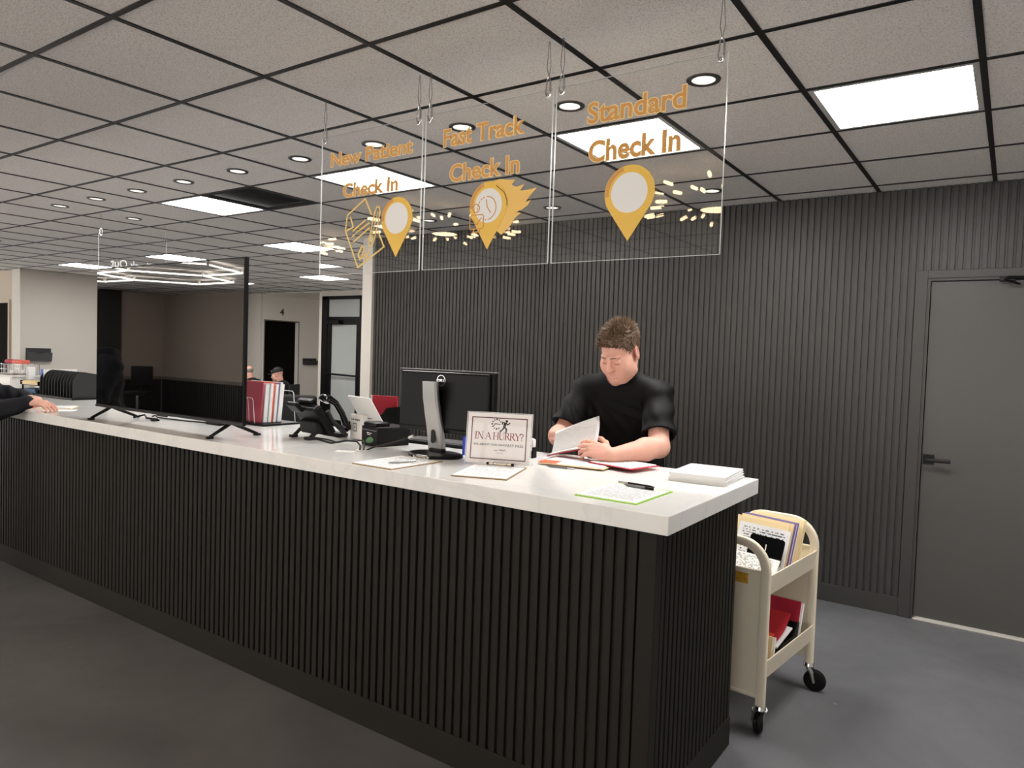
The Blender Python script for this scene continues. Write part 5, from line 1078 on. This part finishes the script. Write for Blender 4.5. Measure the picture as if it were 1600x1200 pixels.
hand_sdf(S, WR_, (.78, .56, -.10), (.1, -.25, .95), (-.5, .7, .2), (.46, .50, .50, .42), 1.0, .5, k=.01); hand_sdf(S, WL, (.93, .25, -.08), (-.1, .1, 1), (.2, -.9, .1), (.45, .52, .6, .66), .96, .5)
body = link_mesh('body', S.mesh('body', root), MATS['skin'], P, True, None)
S = SDF((-6.0, 1.36, .84), (-5.1, 2.25, 1.62), .008)
S.ell((-5.53, 1.73, 1.26), (.215, .16, .23), None, .04); S.ell((-5.50, 1.75, 1.02), (.215, .19, .21), None, .05); S.ell((-5.52, 1.73, .93), (.20, .16, .1), None, .04); S.cone(SL, SR, .085, .085, .04); S.cone(nb-V3(0, 0, .03), nb+V3(.02, -.08, -.04), .09, .09, .03); S.ell(nb+V3(.03, -.07, .02), (.12, .09, .07), None, .03)
for sh, el, wr in ((SR, ER, WR_), (SL, EL, WL)): S.cone(sh, el, .080, .068, .03); S.cone(el, wr-.02*unit(wr-el), .068, .046, .03); S.cone(wr-.03*unit(wr-el), wr-.015*unit(wr-el), .046, .043, .005)
S.warp(lambda X, Y, Zz: .004*np.sin(40*X+30*Zz+8*np.sin(12*Y))+.003*np.sin(70*Zz-30*X))
S.clip(lambda X, Y, Zz: .88-Zz+0*X*Y); S.cone(nb+V3(-.01, .02, .0), nb+V3(-.06, .06, .1), .062, .08, .006, True)
link_mesh('hooded_top', S.mesh('hooded_top', root), MATS['navy_hoodie'], P, True, None)
S = SDF(HC-.16, HC+.16, .007); ww = lambda x, y, z: HC+HR @ (1.03*V3(x, y, z)); S.ell(ww(0, .02, .04), [.083, .103, .09], HR, .02); HCp, HRp = HC, HR
S.clip(lambda X, Y, Zz: (lambda d: np.interp(d[..., 1], (-.08, -.03, .03, .1), (.055, .02, 0, -.06))-d[..., 2])(np.stack(np.broadcast_arrays(X-HCp[0], Y-HCp[1], Zz-HCp[2]), -1) @ HRp))
link_mesh('hair', hair_mesh(S, root, HC, HR, 1.03, 500, seed=9), mat('hair_dark', (40, 32, 28), rough=.6), body, True, None)
stand_legs(P, root, .90, MATS['trouser_black'], MATS['shoe_black'])
for ch in kids(P):
    if ch.name.startswith('shoe'): ch.rotation_euler.z = 0

# ---------------------------------------------------------------- two people seated far behind
def seated(root, rz, label, cap=False, top='black_fabric', skin='skin'):
    P = thing('person', label, 'person', root, rz); O = V3(0, 0, 0)
    HC, HR = V3(0, -.05, 1.16-.10), rotm(0, .25); S = SDF((-.4, -.62, .3), (.4, .3, 1.3), .009); head_sdf(S, HC, HR, 1.0, 1.0, True)
    nb = V3(0, .02, .90); S.cone(nb, HC+HR @ V3(0, .03, -.06), .058, .056, .03); S.ell((0, .06, .74), (.13, .09, .18), None, .03)
    Sh = [V3(s_*.19, .04, .85) for s_ in (-1, 1)]; El = [V3(s_*.25, -.06, .60) for s_ in (-1, 1)]; Wr = [V3(s_*.12, -.30, .60) for s_ in (-1, 1)]
    for a, e, w_, s_ in zip(Sh, El, Wr, (-1, 1)): S.cone(nb-V3(0, 0, .05), a, .05, .05, .03); arm_skin(S, a, e, w_, .92); hand_sdf(S, w_, (-s_*.4, -.9, -.15), (0, -.1, 1), (-s_, 0, .2), (.4, .4, .45, .5))
    body = link_mesh('body', S.mesh('body', O), MATS[skin], P, True, None)
    S = SDF((-.42, -.4, .42), (.42, .36, 1.02), .012); S.ell((0, .06, .76), (.20, .14, .2), None, .04); S.ell((0, .04, .58), (.205, .165, .14), None, .04); S.cone(Sh[0], Sh[1], .07, .07, .04)
    for a, e, w_ in zip(Sh, El, Wr): S.cone(a, e, .07, .06, .03); S.cone(e, w_+.1*(e-w_), .058, .044, .02)
    S.clip(lambda X, Y, Zz: .47-Zz+0*X*Y); link_mesh('top', S.mesh('top', O), MATS[top], P, True, None)
    S = SDF((-.3, -.7, .04), (.3, .24, .66), .013); S.ell((0, .03, .57), (.19, .15, .09), None, .03)
    for s_ in (-1, 1): S.cone((s_*.10, 0, .575), (s_*.12, -.46, .55), .085, .068, .03); S.cone((s_*.12, -.46, .53), (s_*.12, -.42, .09), .066, .052, .02)
    S.clip(lambda X, Y, Zz: .06-Zz+0*X*Y); link_mesh('trousers', S.mesh('trousers', O), MATS['trouser_black'], P, True, None)
    for s_ in (-1, 1):
        S = SDF((s_*.12-.07, -.66, -.02), (s_*.12+.07, -.34, .13), .010); S.cone((s_*.12, -.42, .045), (s_*.12, -.58, .035), .043, .036, .03); S.cone((s_*.12, -.42, .05), (s_*.12, -.42, .085), .042, .042, .02); S.clip(lambda X, Y, Zz: .002-Zz+0*X*Y); link_mesh('shoe', S.mesh('shoe', O), MATS['shoe_black'], P, True, None)
    S = SDF(HC-.22, HC+.2, .007); w = lambda x, y, z: HC+HR @ V3(x, y, z)
    if cap:
        S.ell(w(0, .018, .045), (.084, .104, .088), HR, .02); pl = lambda X, Y, Zz: .030-(np.stack(np.broadcast_arrays(X-HC[0], Y-HC[1], Zz-HC[2]), -1) @ HR)[..., 2]; S.clip(pl); S.ell(w(0, -.115, .032), (.07, .075, .008), HR, .008)
        c_ = link_mesh('cap', S.mesh('cap', O), MATS['black_matte'], body, True, None); b = MB(); b.prism(circle(0, 0, .018, 16), .003, Matrix.Translation(w(0, -.088, .075)) @ Matrix(HR.tolist()).to_4x4() @ STAND); b.build('cap_emblem', MATS['sign_white'], c_)
    else:
        S.ell(w(0, .022, .036), (.079, .098, .084), HR, .02); S.clip(lambda X, Y, Zz: (lambda d: np.maximum(-.01-d[..., 1], np.abs(d[..., 2]-.0)-.05))(np.stack(np.broadcast_arrays(X-HC[0], Y-HC[1], Zz-HC[2]), -1) @ HR)); link_mesh('hair', S.mesh('hair', O), mat('hair_grey', (150, 140, 130), rough=.7), body, True, None)
    return P
waiting_chair((-10.95, 8.35, 0), -1.0, 'black waiting chair under the person in the black cap'); seated((-10.95, 8.35, .0), -1.0, 'person in black clothes and black cap seated far behind the file rack', True)
waiting_chair((-12.05, 8.50, 0), -1.2, 'black waiting chair under the balding person'); seated((-12.05, 8.50, .0), -1.2, 'balding person in dark clothes seated far behind the television edge')
